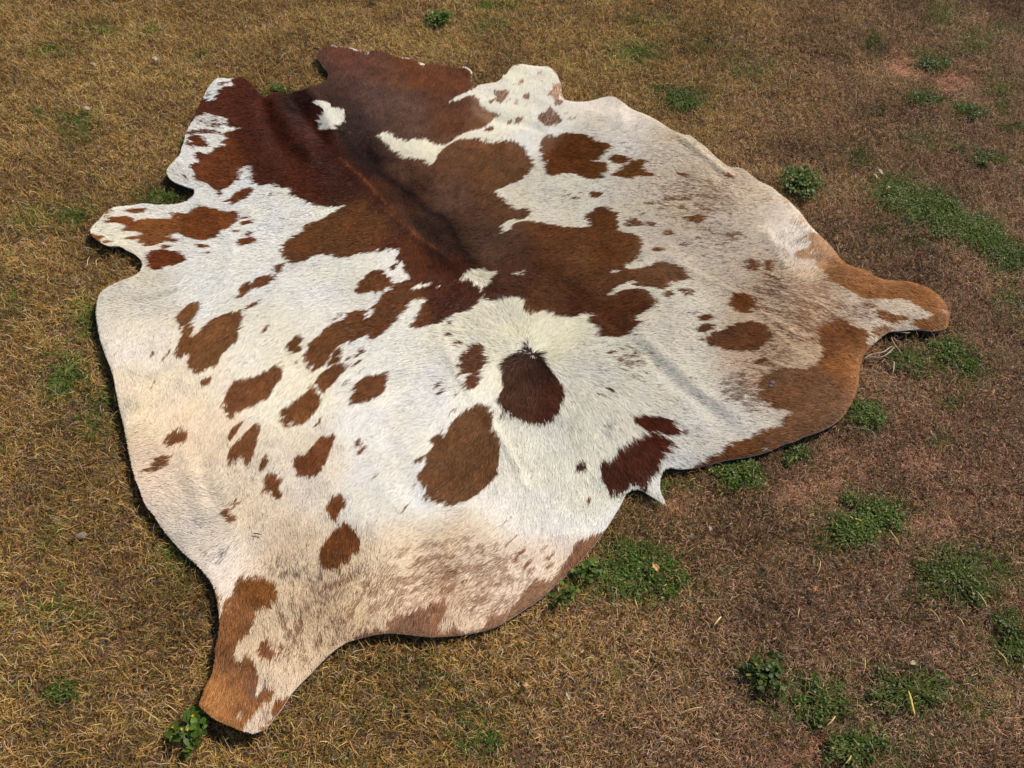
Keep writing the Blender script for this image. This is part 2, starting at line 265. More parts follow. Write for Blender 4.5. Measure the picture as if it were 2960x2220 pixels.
 ('B',1,[(1608,727),(1640,688),(1688,688),(1662,717),(1630,732)]), ('B',1,[(1373,790),(1390,768),(1443,763),(1432,797),(1400,802)]), ('B',.9,[(1648,410),(1670,388),(1693,393),(1682,422)]),
 ('B',.8,[(1598,433),(1608,425),(1614,437)]), ('B',1,[(1678,520),(1710,506),(1737,525),(1722,547),(1690,542)]), ('B',.8,[(1797,330),(1832,318),(1832,337),(1803,342)]), ('B',.8,[(1702,325),(1710,320),(1712,330)]), ('B',.8,[(1833,408),(1843,405),(1844,415)]),
 ('B',.85,[(1880,510),(1920,470),(1925,430),(1970,415),(2020,412),(2030,480),(2055,535),(2010,532),(1970,515),(1975,545),(2005,555),(1990,580),(1950,590),(1925,570),(1935,540)]),
 ('B',.7,[(1935,295),(1985,300),(1995,350),(1950,335)]), ('B',.9,[(1600,262),(1640,225),(1675,228),(1655,262)]),
 ('B',.95,[(1800,690),(1820,650),(1870,630),(1900,590),(1920,630),(1950,650),(1985,690),(1980,720),(1930,745),(1880,755),(1840,740),(1810,715)]), ('B',.7,[(1998,662),(2032,643),(2022,663)]), ('B',.7,[(2027,690),(2060,678),(2088,692),(2050,703)]),
 ('C',1,[(150,760),(180,700),(220,690),(300,690),(330,665),(420,665),(510,670),(550,700),(600,730),(670,740),(690,770),(660,810),(610,850),(560,870),(640,880),(680,910),(670,950),(620,980),(650,1000),(600,1010),(520,1010),(440,980),(360,965),(310,970),(260,995),(210,990),(170,950),(170,880),(150,820)]),
 ('C',1,[(680,870),(710,835),(760,825),(820,840),(860,865),(820,890),(750,895)]), ('C',1,[(710,985),(760,950),(800,910),(860,880),(930,865),(975,880),(950,910),(970,950),(1060,980),(1000,995),(900,995),(880,1015),(820,1010),(770,995)]),
 ('C',1,[(1598,960),(1640,943),(1682,987),(1660,992),(1620,987)]), ('C',1,[(1237,963),(1280,957),(1313,982),(1290,994)]), ('C',1,[(530,1135),(560,1120),(630,1130),(622,1160),(580,1172),(540,1160)]),
 ('C',.8,[(333,1147),(372,1128),(362,1147)]), ('C',.8,[(438,1127),(492,1110),(470,1132)]), ('C',.9,[(368,1177),(400,1158),(442,1167),(410,1182)]), ('C',.6,[(228,1190),(250,1183),(240,1196)]),
 ('C',.6,[(770,730),(800,725),(790,737)]), ('C',.5,[(800,790),(850,795),(820,805)]), ('C',.5,[(820,760),(870,775),(830,775)]), ('C',.5,[(410,1070),(450,1062),(430,1078)]), ('C',.5,[(550,632),(590,630),(570,640)]),
 ('C',.65,[(1110,1165),(1160,1145),(1240,1138),(1330,1150),(1300,1172),(1200,1172),(1150,1177)]), ('C',.7,[(978,1198),(1032,1198),(1032,1222),(990,1212)]), ('C',.5,[(1140,1195),(1180,1190),(1170,1208)]),
 ('C',.95,[(1280,1305),(1340,1300),(1400,1290),(1455,1310),(1450,1340),(1390,1360),(1340,1345),(1300,1330)]), ('C',.9,[(820,1370),(850,1330),(900,1320),(950,1345),(975,1370),(920,1377),(870,1382)]), ('C',.8,[(828,1312),(862,1303),(852,1320)]),
 ('C',.9,[(978,1355),(1010,1338),(1063,1350),(1042,1372),(1000,1370)]), ('C',.9,[(1092,1430),(1130,1403),(1183,1408),(1193,1437),(1150,1450)]), ('C',.9,[(1368,1480),(1400,1463),(1442,1480),(1448,1507),(1400,1502)]),
 ('C',.8,[(1617,1460),(1640,1438),(1673,1445),(1662,1472)]), ('C',.8,[(1248,1530),(1275,1508),(1322,1520),(1290,1543)]), ('C',1,[(1018,1570),(1060,1550),(1110,1550),(1132,1580),(1080,1592),(1050,1582)]), ('C',.5,[(1433,1250),(1470,1238),(1482,1260)]),
 ('C',.6,[(930,1285),(965,1278),(950,1292)]), ('C',.6,[(1390,1545),(1450,1540),(1420,1552)]), ('C',.5,[(1030,1135),(1070,1128),(1050,1142)]), ('C',.5,[(1300,952),(1350,950),(1330,962)]), ('C',.5,[(1520,1530),(1600,1525),(1560,1535)]),
 ('C',.45,[(1898,1205),(1898,1170),(1940,1153),(2002,1148),(2002,1177),(1930,1192),(1905,1218)]), ('C',.35,[(1878,1095),(1920,1088),(1915,1112)]), ('C',.5,[(2088,1145),(2140,1140),(2175,1190),(2120,1222),(2095,1200)]),
 ('D',.42,[(780,510),(830,475),(880,460),(935,505),(980,570),(920,585),(850,585),(790,570),(770,540)]),
 ('D',1,[(880,660),(960,640),(1050,620),(1120,690),(1200,780),(1320,850),(1400,870),(1500,940),(1700,960),(1850,1000),(1980,1060),(2090,1200),(2110,1340),(2000,1410),(1900,1400),(1800,1365),(1740,1340),(1700,1330),(1750,1305),(1830,1300),(1860,1275),(1800,1220),(1720,1190),(1660,1150),(1580,1150),(1480,1135),(1400,1140),(1330,1130),(1290,1100),(1200,1060),(1130,1020),(1070,990),(1020,930),(960,890),(990,870),(930,850),(880,855),(830,840),(810,800),(840,780),(900,765),(930,720),(900,690)]),
 ('D',.95,[(1420,1250),(1440,1230),(1500,1235),(1560,1260),(1640,1275),(1695,1290),(1640,1312),(1570,1327),(1500,1312),(1440,1292)]), ('D',.75,[(1320,1160),(1380,1160),(1430,1190),(1420,1210),(1370,1210),(1335,1190)]), ('D',.7,[(1318,1272),(1350,1248),(1383,1265),(1340,1282)]),
 ('D',.85,[(1400,1380),(1450,1350),(1530,1350),(1610,1378),(1560,1430),(1500,1450),(1460,1430),(1420,1430)]),
 ('H',1,[(960,-12),(1010,-42),(1080,-72),(1140,-82),(1200,-52),(1260,-12),(1330,0),(1370,38),(1360,100),(1430,105),(1500,60),(1520,80),(1400,200),(1390,280),(1370,480),(1290,670),(1000,860),(700,970),(300,1070),(-60,1140),(-10,1075),(60,1020),(150,990),(240,930),(330,890),(420,860),(500,810),(560,795),(640,780),(650,740),(700,700),(770,680),(720,650),(650,650),(600,640),(560,590),(500,550),(490,500),(520,460),(500,420),(540,370),(600,330),(660,320),(760,320),(860,310),(920,280),(980,230),(1000,170),(960,100),(970,40)]),
 ('H',1,[(460,260),(490,230),(540,230),(570,260),(530,280),(480,285)]), ('H',1,[(188,507),(220,490),(257,483),(230,507),(200,517)]), ('H',.7,[(430,440),(480,430),(520,450),(460,480)]),
 ('M',.6,[(1048,302),(1090,278),(1113,285),(1080,307)]), ('M',.35,[(920,325),(950,320),(940,335)]),
 ('G',1,[(1140,770),(1180,740),(1260,710),(1330,690),(1400,660),(1480,645),(1580,640),(1650,670),(1700,710),(1690,760),(1650,820),(1590,860),(1500,870),(1400,865),(1300,850),(1220,820),(1170,790)]),
 ('G',1,[(1108,600),(1150,578),(1212,573),(1222,600),(1180,627),(1118,622)]), ('G',1,[(1110,690),(1140,650),(1200,645),(1245,670),(1200,710),(1140,720)]),
 ('G',1,[(1340,485),(1380,450),(1400,410),(1460,405),(1510,410),(1550,450),(1595,490),(1560,530),(1500,560),(1440,570),(1390,530)]),
 ('G',.95,[(1480,190),(1490,150),(1550,140),(1600,170),(1610,200),(1560,235),(1510,215)]), ('G',.95,[(1635,165),(1660,145),(1700,155),(1720,190),(1710,230),(1660,230),(1640,200)]), ('G',.95,[(1650,250),(1690,255),(1725,290),(1710,310),(1670,280)]),
 ('G',1,[(828,425),(850,403),(902,398),(913,430),(870,447)]), ('G',.85,[(960,400),(1000,375),(1050,380),(1075,410),(1040,440),(990,425)]), ('G',.6,[(1048,572),(1080,553),(1103,568),(1060,582)]),
 ('G',1,[(388,887),(420,866),(443,880),(410,894)]), ('G',.4,[(458,832),(490,808),(502,822)]), ('G',.75,[(560,900),(600,890),(640,870),(610,905),(590,925)]), ('G',1,[(297,1173),(340,1178),(372,1190),(330,1197)]),
 ('G',1,[(383,1155),(410,1146),(453,1165),(410,1172)]), ('G',.9,[(1297,1197),(1340,1178),(1363,1185),(1320,1207)]), ('G',.7,[(1043,1083),(1090,1072),(1080,1083)]), ('G',.9,[(635,150),(660,138),(685,150),(660,160)]),
 ('G',.9,[(600,742),(625,735),(640,742),(620,750)]), ('G',.3,[(700,680),(740,655),(720,685)]),
 ('M',1,[(370,490),(380,450),(450,450),(490,400),(490,350),(560,320),(600,290),(680,255),(740,240),(820,260),(870,290),(890,350),(870,400),(840,450),(830,520),(810,560),(770,590),(740,640),(735,700),(690,690),(640,660),(600,670),(560,710),(520,720),(460,710),(410,670),(380,600)]),
 ('M',1,[(610,110),(680,105),(740,115),(820,130),(870,150),(930,165),(930,200),(980,230),(1000,270),(960,280),(880,275),(830,250),(760,240),(700,230),(660,190),(620,150)]),
 # white cut out of the brown
 ('B',0,[(20,545),(100,540),(160,555),(170,600),(230,605),(280,620),(285,680),(290,720),(240,770),(220,790),(100,780),(70,770),(90,740),(60,710),(80,680),(110,650),(90,610),(50,580)]),
 ('F',0,[(1390,665),(1350,620),(1300,590),(1250,560),(1200,530),(1210,505),(1260,480),(1300,490),(1360,510),(1440,530),(1400,580),(1385,620)]),
 ('F',0,[(850,610),(900,595),(985,590),(960,615),(910,625),(860,625)]), ('F',0,[(610,650),(640,625),(680,640),(640,665)]),
 ('F',.55,[(1540,545),(1590,530),(1660,510),(1620,545)]), ('F',.5,[(1010,610),(1070,600),(1040,625)]),
 ('B',0,[(160,70),(290,80),(350,92),(410,128),(340,127),(290,100),(170,92)]), ('B',.1,[(700,190),(730,178),(790,188),(760,205)]), ('B',0,[(850,222),(907,230),(890,262),(858,245)]), ('B',.5,[(420,150),(470,140),(450,160)]),
 ('B',0,[(1172,262),(1225,250),(1265,268),(1295,300),(1290,340),(1270,322),(1240,292),(1200,282)]),
 ('D',0.3,[(920,795),(970,790),(1020,808),(950,810)]), ('D',.45,[(1930,1235),(2000,1225),(2060,1235),(1990,1245)]), ('M',.45,[(1630,395),(1680,383),(1670,400)]),
 ('G',.25,[(420,250),(470,230),(460,265)]), ('J',.45,[(545,1260),(575,1225),(580,1260),(560,1285)]), ('H',.3,[(660,762),(700,755),(690,765)]),
]
EDGEBROWN = chain(
 ('K', [(2110,1010),(2040,1040),(1980,1055),(1920,1090),(1860,1130),(1820,1160),(1810,1200),(1770,1260),(1740,1290),(1730,1340),(1700,1390),(1620,1400),(1560,1410),(1500,1450),(1480,1490),(1430,1550),(1400,1600)]),
 ('L', [(550,650),(500,700),(430,730),(370,740),(330,770),(310,820),(250,850),(180,870),(100,850),(40,830)]),
 ('J', [(2180,580),(2150,560),(2150,480),(2200,440),(2180,340),(2140,350),(2080,360),(2000,380),(1960,430),(1880,430),(1790,460),(1740,480),(1710,520),(1740,560),(1700,600),(1650,570),(1560,590),(1500,610),(1450,650),(1500,720),(1750,680),(2100,720),(2400,710)]),
 ('L', [(400,930),(700,750),(1050,420),(1240,220)]))

# brown tones (overview pixels, 2212 wide) and light tones : smooth coat colour fields; purple-grey hair sheen right of the spine is painted in
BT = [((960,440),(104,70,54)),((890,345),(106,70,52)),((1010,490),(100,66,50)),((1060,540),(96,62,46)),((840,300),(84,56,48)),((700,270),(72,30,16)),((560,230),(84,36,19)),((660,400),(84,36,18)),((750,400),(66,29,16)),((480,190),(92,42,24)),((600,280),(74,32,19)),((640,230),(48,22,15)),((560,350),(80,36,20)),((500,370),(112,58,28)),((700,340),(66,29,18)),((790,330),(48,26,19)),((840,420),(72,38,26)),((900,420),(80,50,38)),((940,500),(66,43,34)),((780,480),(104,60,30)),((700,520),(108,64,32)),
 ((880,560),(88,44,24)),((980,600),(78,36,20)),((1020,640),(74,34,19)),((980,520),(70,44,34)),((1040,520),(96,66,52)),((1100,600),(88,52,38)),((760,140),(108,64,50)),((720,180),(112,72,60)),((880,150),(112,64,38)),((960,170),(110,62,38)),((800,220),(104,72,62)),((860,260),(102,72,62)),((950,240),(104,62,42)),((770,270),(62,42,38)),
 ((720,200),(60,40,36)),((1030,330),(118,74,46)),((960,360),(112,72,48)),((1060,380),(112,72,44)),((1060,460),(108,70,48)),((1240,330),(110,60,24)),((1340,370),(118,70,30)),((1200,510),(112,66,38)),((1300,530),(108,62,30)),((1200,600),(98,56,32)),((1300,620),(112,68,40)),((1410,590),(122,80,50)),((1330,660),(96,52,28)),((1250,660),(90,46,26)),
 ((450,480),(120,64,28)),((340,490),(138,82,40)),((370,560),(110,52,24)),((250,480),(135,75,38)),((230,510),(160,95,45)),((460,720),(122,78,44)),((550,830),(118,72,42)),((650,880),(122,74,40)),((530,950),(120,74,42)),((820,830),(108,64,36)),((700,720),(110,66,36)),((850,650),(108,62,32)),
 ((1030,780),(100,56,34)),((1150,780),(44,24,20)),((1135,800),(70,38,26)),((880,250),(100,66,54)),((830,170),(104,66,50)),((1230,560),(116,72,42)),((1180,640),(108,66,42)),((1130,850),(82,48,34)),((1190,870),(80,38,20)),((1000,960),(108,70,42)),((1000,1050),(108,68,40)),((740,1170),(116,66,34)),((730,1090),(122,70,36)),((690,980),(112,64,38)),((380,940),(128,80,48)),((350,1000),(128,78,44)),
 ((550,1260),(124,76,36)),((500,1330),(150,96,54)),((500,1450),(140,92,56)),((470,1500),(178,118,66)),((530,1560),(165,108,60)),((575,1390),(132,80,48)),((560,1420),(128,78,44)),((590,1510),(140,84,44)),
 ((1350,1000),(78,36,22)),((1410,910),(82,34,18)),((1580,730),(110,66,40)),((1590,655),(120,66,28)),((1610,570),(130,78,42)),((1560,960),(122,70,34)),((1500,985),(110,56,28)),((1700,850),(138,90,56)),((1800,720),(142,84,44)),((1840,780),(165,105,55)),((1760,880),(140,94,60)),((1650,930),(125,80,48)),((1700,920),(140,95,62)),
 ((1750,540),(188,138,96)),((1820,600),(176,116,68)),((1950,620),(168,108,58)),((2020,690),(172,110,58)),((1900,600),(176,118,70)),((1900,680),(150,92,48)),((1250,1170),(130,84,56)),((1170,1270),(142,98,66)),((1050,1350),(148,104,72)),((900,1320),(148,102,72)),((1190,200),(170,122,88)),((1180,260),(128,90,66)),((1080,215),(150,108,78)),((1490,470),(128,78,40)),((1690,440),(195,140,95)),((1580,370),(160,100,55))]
LT = [((1428,1062),(196,202,204)),((700,500),(222,224,224)),((600,480),(216,222,228)),((420,350),(214,222,230)),((400,380),(222,224,226)),((300,470),(226,224,218)),((230,500),(232,224,208)),((450,600),(214,221,230)),((600,600),(218,222,228)),((320,630),(214,210,200)),((250,660),(212,208,198)),((300,750),(226,220,214)),((400,800),(222,214,200)),((280,850),(232,216,192)),((350,900),(232,212,182)),((330,1000),(228,208,184)),((420,1000),(218,204,182)),((380,1060),(218,206,190)),((450,1150),(206,200,192)),((480,1200),(224,214,204)),((520,1080),(206,194,174)),((650,1050),(214,206,192)),((600,1150),(210,194,168)),((600,1200),(204,186,158)),((700,1300),(200,180,150)),((650,1400),(212,192,162)),((600,1500),(214,198,176)),((600,1350),(206,188,158)),
 ((550,700),(222,220,210)),((650,800),(224,220,206)),((700,780),(222,220,214)),((800,750),(222,222,218)),((900,780),(220,221,220)),((850,900),(222,222,222)),((900,1060),(216,217,220)),((820,1060),(214,214,214)),((1100,1070),(222,220,216)),((1180,1000),(220,220,212)),((1250,950),(218,218,208)),((1080,680),(226,222,206)),((1180,700),(228,224,206)),((1000,720),(224,222,212)),((1300,800),(222,220,210)),((1500,850),(222,220,212)),((1450,700),(224,218,206)),((1400,900),(224,221,213)),((1550,900),(220,216,210)),((900,330),(226,222,206)),((725,255),(222,222,214)),((1100,200),(232,226,212)),((1120,160),(236,226,210)),((1190,280),(222,224,226)),((1280,250),(228,220,206)),((1350,230),(232,216,192)),((1330,280),(224,222,222)),((1450,330),(216,204,182)),((1550,330),(222,208,182)),((1620,390),(228,208,180)),((1700,440),(232,216,196)),((1500,420),(208,192,168)),((1400,400),(214,206,192)),((1200,400),(222,220,210)),((1180,450),(224,218,204)),((1550,520),(208,198,180)),((1600,480),(218,206,188)),((1700,520),(222,216,208)),((1650,600),(202,184,158)),((1750,650),(206,184,154)),((1900,660),(220,206,184)),((1700,750),(210,186,154)),((1620,780),(208,184,156)),((1000,1200),(206,190,166)),((850,1200),(214,198,172)),((1100,1250),(216,202,186)),((950,1300),(212,190,162)),((1080,1310),(214,192,166))]
# roan zones: centre, radii (overview px), share of brown hairs
ROAN = [((1000,1250),150,75,.42),((880,1290),120,60,.34),((700,1290),110,70,.24),((1080,1310),80,50,.3),((800,1240),80,40,.25),((640,1360),90,110,.22),((560,1520),60,60,.14),((740,1340),90,60,.26),((1700,640),90,80,.36),((1740,690),90,60,.36),((1650,770),60,60,.34),((1600,830),45,45,.42),((1660,580),60,50,.22),((1500,430),110,60,.26),((1420,400),60,60,.14),((1560,520),90,60,.18),((1830,680),70,30,.26),((1350,780),50,40,.25),((1310,910),26,34,.16),((600,1230),60,40,.14),((520,1040),80,120,.07),((1620,860),30,30,.45),((560,800),200,100,.03),((1350,1000),100,80,.05),((430,1190),40,20,.06),((1720,530),25,18,.18),((460,250),50,30,.25),((560,370),60,25,.3),((1450,350),120,50,.1)]
GREY = [((640,1225),55,28,.40),((700,1240),60,22,.15),((470,1200),45,28,.22),((1720,515),45,22,.30),((1310,905),24,26,.14),((1680,610),30,60,.20),((560,1480),24,30,.5),((500,790),120,120,.06),((520,1000),120,150,.08),((1550,620),200,60,.05)]

# hair flow: overview px, screen direction of the hair tips
FLOW = [((450,200),(-1,.1)),((620,230),(-1,.2)),((620,330),(-1,.12)),((520,330),(-1,.05)),((420,290),(-1,-.1)),((390,370),(-.9,-.35)),((400,480),(-1,.02)),((250,480),(-1,.02)),((330,560),(-1,.1)),((560,430),(-1,.2)),((600,520),(-1,.12)),((750,480),(-1,.3)),((850,480),(-.8,.55)),((700,420),(-1,.25)),((450,640),(-.85,.5)),((600,620),(-1,.4)),((750,620),(-1,.3)),((650,730),(-.8,.75)),((850,700),(-1,.5)),((280,640),(-.9,-.1)),((270,720),(-.35,.9)),((260,850),(-.2,1)),((350,850),(-.3,1)),((450,780),(-.5,.9)),((550,850),(-.6,.9)),((420,950),(-.35,1)),((300,980),(-.9,.25)),((330,1060),(-1,-.05)),((420,1100),(-1,-.1)),((480,1230),(-.5,.5)),((550,1050),(-.4,1)),((650,1050),(-.3,1)),((720,950),(-.5,.9)),((800,830),(-.8,.65)),((900,850),(-.9,.45)),((960,780),(-.95,.1)),((850,950),(-.8,.7)),((1000,900),(-.6,.8)),((980,1000),(-.45,1)),((850,1080),(-.7,.7)),((1000,1120),(-.8,.65)),((1100,1000),(-.1,1)),((1150,900),(0,1)),((1140,830),(-.05,1)),((1200,850),(.3,1)),((1080,820),(-.6,.75)),((1080,750),(-.95,-.25)),((1040,690),(-.75,-.6)),((1130,690),(-.1,-1)),((1190,730),(.75,-.6)),((1250,800),(.95,.15)),((1300,700),(1,-.05)),((1270,900),(.6,.8)),((1300,960),(.4,1)),((1230,1000),(.1,1)),((1200,1060),(-.1,1)),((1340,1000),(.15,1)),((1380,960),(.5,.9)),((1420,910),(.9,.45)),((1400,1040),(.35,1)),((1460,960),(1,.3)),
 ((1150,1180),(-.6,.7)),((1250,1150),(-.3,1)),((1050,1280),(-.75,.5)),((1150,1280),(-.6,.6)),((900,1250),(-.7,.7)),((950,1340),(-.4,.9)),((800,1300),(-.35,1)),((700,1200),(-.2,1)),((740,1170),(-.1,1)),((600,1200),(-.1,1)),((560,1300),(0,1)),((650,1350),(0,1)),((500,1400),(-.15,1)),((600,1450),(-.15,1)),((500,1520),(-.4,1)),((580,1560),(-.2,1)),
 ((760,300),(-.5,.9)),((720,240),(-.7,-.6)),((760,240),(.5,-.8)),((780,140),(.1,-1)),((850,230),(.3,-.8)),((950,180),(.5,-.8)),((830,310),(.4,-.7)),((900,330),(.5,-.8)),((850,370),(-.2,.9)),((950,400),(.7,-.5)),((900,460),(.6,-.2)),((980,550),(.6,.3)),((870,520),(-.6,.7)),((960,620),(-.9,.5)),((1030,640),(-.5,.9)),((1060,580),(.8,-.4)),((1050,460),(.85,-.3)),((1050,350),(.7,-.5)),((1120,560),(.9,-.3)),((1200,550),(1,-.2)),((1300,530),(1,-.15)),((1200,640),(1,.1)),((1320,680),(1,-.1)),((1150,630),(.6,.5)),
 ((1100,200),(.4,-.9)),((1180,180),(.2,-1)),((1190,260),(.6,-.7)),((1250,330),(1,.1)),((1080,260),(.6,-.8)),((1350,250),(.7,-.5)),((1350,330),(1,.05)),((1200,420),(1,-.1)),((1450,320),(1,.25)),((1550,340),(.8,.4)),((1500,430),(1,.08)),((1620,430),(1,.2)),((1700,470),(.6,-.5)),((1450,550),(1,.05)),((1600,550),(1,.1)),((1720,530),(.3,-.6)),((1400,600),(1,.05)),((1500,680),(1,.05)),((1600,730),(1,.1)),((1650,640),(1,.3)),((1750,700),(1,.35)),((1850,620),(1,.4)),((1980,650),(1,.3)),((1900,700),(1,.3)),((1820,760),(1,.25)),((1750,850),(1,.15)),((1600,850),(1,.12)),((1450,800),(1,.1)),((1600,950),(1,.1)),((1500,920),(1,.2))]

GX0, GY0, CELL = -1.30, 0.42, 0.002
NX, NY = 1400, 1330
def raster(poly):
    """scanline fill of a polygon in lawn metres, rows = y"""
    m = np.zeros((NY, NX), bool)
    px = (poly[:, 0] - GX0) / CELL; py = (poly[:, 1] - GY0) / CELL
    qx = np.roll(px, -1); qy = np.roll(py, -1)
    j0 = max(0, int(py.min())); j1 = min(NY - 1, int(py.max()) + 1)
    for j in range(j0, j1 + 1):
        y = j + 0.5
        k = (py <= y) != (qy <= y)
        if not k.any(): continue
        xs = np.sort(px[k] + (y - py[k]) / (qy[k] - py[k]) * (qx[k] - px[k]))
        for a, b in zip(xs[::2], xs[1::2]):
            a = int(np.clip(round(a), 0, NX)); b = int(np.clip(round(b), 0, NX))
            m[j, a:b] = True
    return m
def blur(a, r):
    a = a.astype(float)
    for ax in (0, 1):
        for _ in range(2):
            c = np.cumsum(np.pad(a, [(r+1, r) if i == ax else (0, 0) for i in (0, 1)], mode='edge'), ax)
            n = a.shape[ax]
            a = (np.take(c, range(2*r+1, n+2*r+1), ax) - np.take(c, range(0, n), ax)) / (2*r+1)
    return a
def samp(g, x, y):
    u = np.clip((x - GX0) / CELL - 0.5, 0, NX - 1.001); v = np.clip((y - GY0) / CELL - 0.5, 0, NY - 1.001)
    i = u.astype(int); j = v.astype(int); fu = u - i; fv = v - j
    return (g[j, i]*(1-fu) + g[j, i+1]*fu)*(1-fv) + (g[j+1, i]*(1-fu) + g[j+1, i+1]*fu)*fv
def samp0(g, x, y):
    i = np.clip(((x - GX0) / CELL).astype(int), 0, NX - 1); j = np.clip(((y - GY0) / CELL).astype(int), 0, NY - 1)
    return g[j, i]

INS = raster(OUT)
PAT = np.zeros((NY, NX), np.float32)
for poly in (MAIN, EDGEBROWN):
    PAT[raster(catmull(ground(poly), 2))] = 1.0
for r_, tone, pts in POLY:
    pg_ = G(r_, pts)
    if tone == 0 and len(pts) > 10: pg_ = pg_.mean(0) + (pg_ - pg_.mean(0))*.9
    mk = raster(catmull(pg_, 4))
    if tone == 0 or (tone < 1 and PAT[mk].size and PAT[mk].mean() > 0.9): PAT[mk] = tone
    else: PAT[mk] = np.maximum(PAT[mk], tone)

# smooth fields on a 10 mm grid, then lifted to the fine grid by interpolation
CX, CY = np.meshgrid(GX0 + (np.arange(0, NX, 5) + 0.5) * CELL, GY0 + (np.arange(0, NY, 5) + 0.5) * CELL)
cpx = pix(np.stack([CX.ravel(), CY.ravel()], 1), ZH) * (2212 / 2960.0)
def field(points, vals, sig=38.0):
    P = np.array(points, float); V = np.array(vals, float)
    d2 = ((cpx[:, None, :] - P[None]) ** 2).sum(2)
    wgt = np.exp(-np.minimum(d2 / (2 * sig * sig), 60)) + 1.0 / (1 + (d2 / sig**2) ** 2.2) * 0.05
    return (wgt @ V) / wgt.sum(1, keepdims=True)
def up(a):
    a = a.reshape(CX.shape)
    f = np.repeat(np.repeat(a, 5, 0), 5, 1)[:NY, :NX]
    return blur(f, 3).astype(np.float32)
def gauss(lst):
    r = np.zeros(len(cpx))
    for (c, rx, ry, s) in lst:
        r = np.maximum(r, s * np.exp(-((cpx[:, 0]-c[0])/rx)**2 - ((cpx[:, 1]-c[1])/ry)**2))
    return up(r)
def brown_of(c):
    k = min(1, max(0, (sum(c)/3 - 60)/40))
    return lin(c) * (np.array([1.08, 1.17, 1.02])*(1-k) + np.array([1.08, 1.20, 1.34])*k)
def light_of(c):
    c = np.array(c, float)
    if c[2] > c[0]: c = c*.4 + np.array([221, 221, 217])*.6
    return lin(c)*np.array([1.16, 1.12, 1.05 + min(.07, max(0, (c[0]-c[2]-18))*.003)])
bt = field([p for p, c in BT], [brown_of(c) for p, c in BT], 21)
lt = field([p for p, c in LT], [light_of(c) for p, c in LT], 45)
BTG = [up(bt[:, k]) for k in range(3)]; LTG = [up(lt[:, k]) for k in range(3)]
ROG = gauss(ROAN); GRG = gauss(GREY)
fp = np.array([p for p, d in FLOW], float); fd = np.array([d for p, d in FLOW], float)
fd /= np.linalg.norm(fd, axis=1, keepdims=True)
g0 = ground(fp * (2960/2212.0)); g1 = ground((fp + fd * 8) * (2960/2212.0))
gd = g1 - g0; gd /= np.linalg.norm(gd, axis=1, keepdims=True)
fl = field(fp, gd, 34)
FLX, FLY = up(fl[:, 0]), up(fl[:, 1])

# relief of the hide
XX, YY = np.meshgrid(GX0 + (np.arange(NX) + 0.5) * CELL, GY0 + (np.arange(NY) + 0.5) * CELL)
HT = (fbm(XX * 3.1, YY * 3.1, 5, 3) - 0.5) * 0.022 + (fbm(XX * 11, YY * 11, 9, 2) - 0.5) * 0.006
CREASE = [
 (.006, .007, ('F', [(960,900),(1110,1150),(1200,1330),(1330,1540)]), ('K', [(1270,370),(1400,600),(1490,770)])),
 (-.007, .016, ('G', [(560,750),(760,940),(1000,1160),(1200,1300),(1420,1480)])),
 (.005, .014, ('G', [(640,720),(850,900),(1080,1110),(1280,1250),(1500,1420)])),
 (.0045, .010, ('G', [(800,30),(1100,240),(1400,390),(1590,520),(1800,680),(2000,800)])),
 (-.005, .012, ('G', [(40,290),(180,420),(330,560),(550,740)])),
 (.016, .030, ('A', [(1620,440),(1700,620),(1850,850),(2000,1050)])),
 (-.010, .022, ('A', [(1760,460),(1880,640),(2050,860),(2150,1000)])),
 (.010, .024, ('A', [(1900,420),(2050,650),(2180,850)])),
 (-.008, .025, ('A', [(1560,480),(1600,700),(1700,950)])),
 (.008, .015, ('B', [(150,830),(400,1150),(700,1430)]), ('F', [(760,160),(950,320),(1390,680)])),
 (-.005, .02, ('B', [(330,800),(600,1180),(800,1400)])),
 (.006, .012, ('E', [(950,560),(900,640),(780,680),(550,740)])),
 (.007, .018, ('I', [(640,500),(720,750),(780,950),(850,1130)])),
 (-.006, .02, ('I', [(780,650),(840,850),(900,1000)])),
 (.008, .015, ('C', [(1200,620),(1500,850),(1640,960),(1700,1000)])),
 (.006, .02, ('C', [(640,560),(760,500),(800,560),(720,620)])),
 (-.005, .02, ('B', [(1250,560),(1500,700),(1750,740),(1850,800)])),
 (.010, .012, ('B', [(1180,275),(1240,300),(1275,350)])),
 (.006, .02, ('D', [(560,600),(620,700),(800,800)])),
 (-.006, .02, ('J', [(320,880),(450,900),(560,960)])),
 (.006, .03, ('J', [(250,1100),(420,1080),(650,1180)])),
 (.005, .02, ('E', [(1200,100),(1320,300),(1280,640)])),
 (.005, .025, ('K', [(200,600),(500,900),(900,1000)])),
 (-.004, .02, ('K', [(300,200),(480,600),(700,1000)])),
]
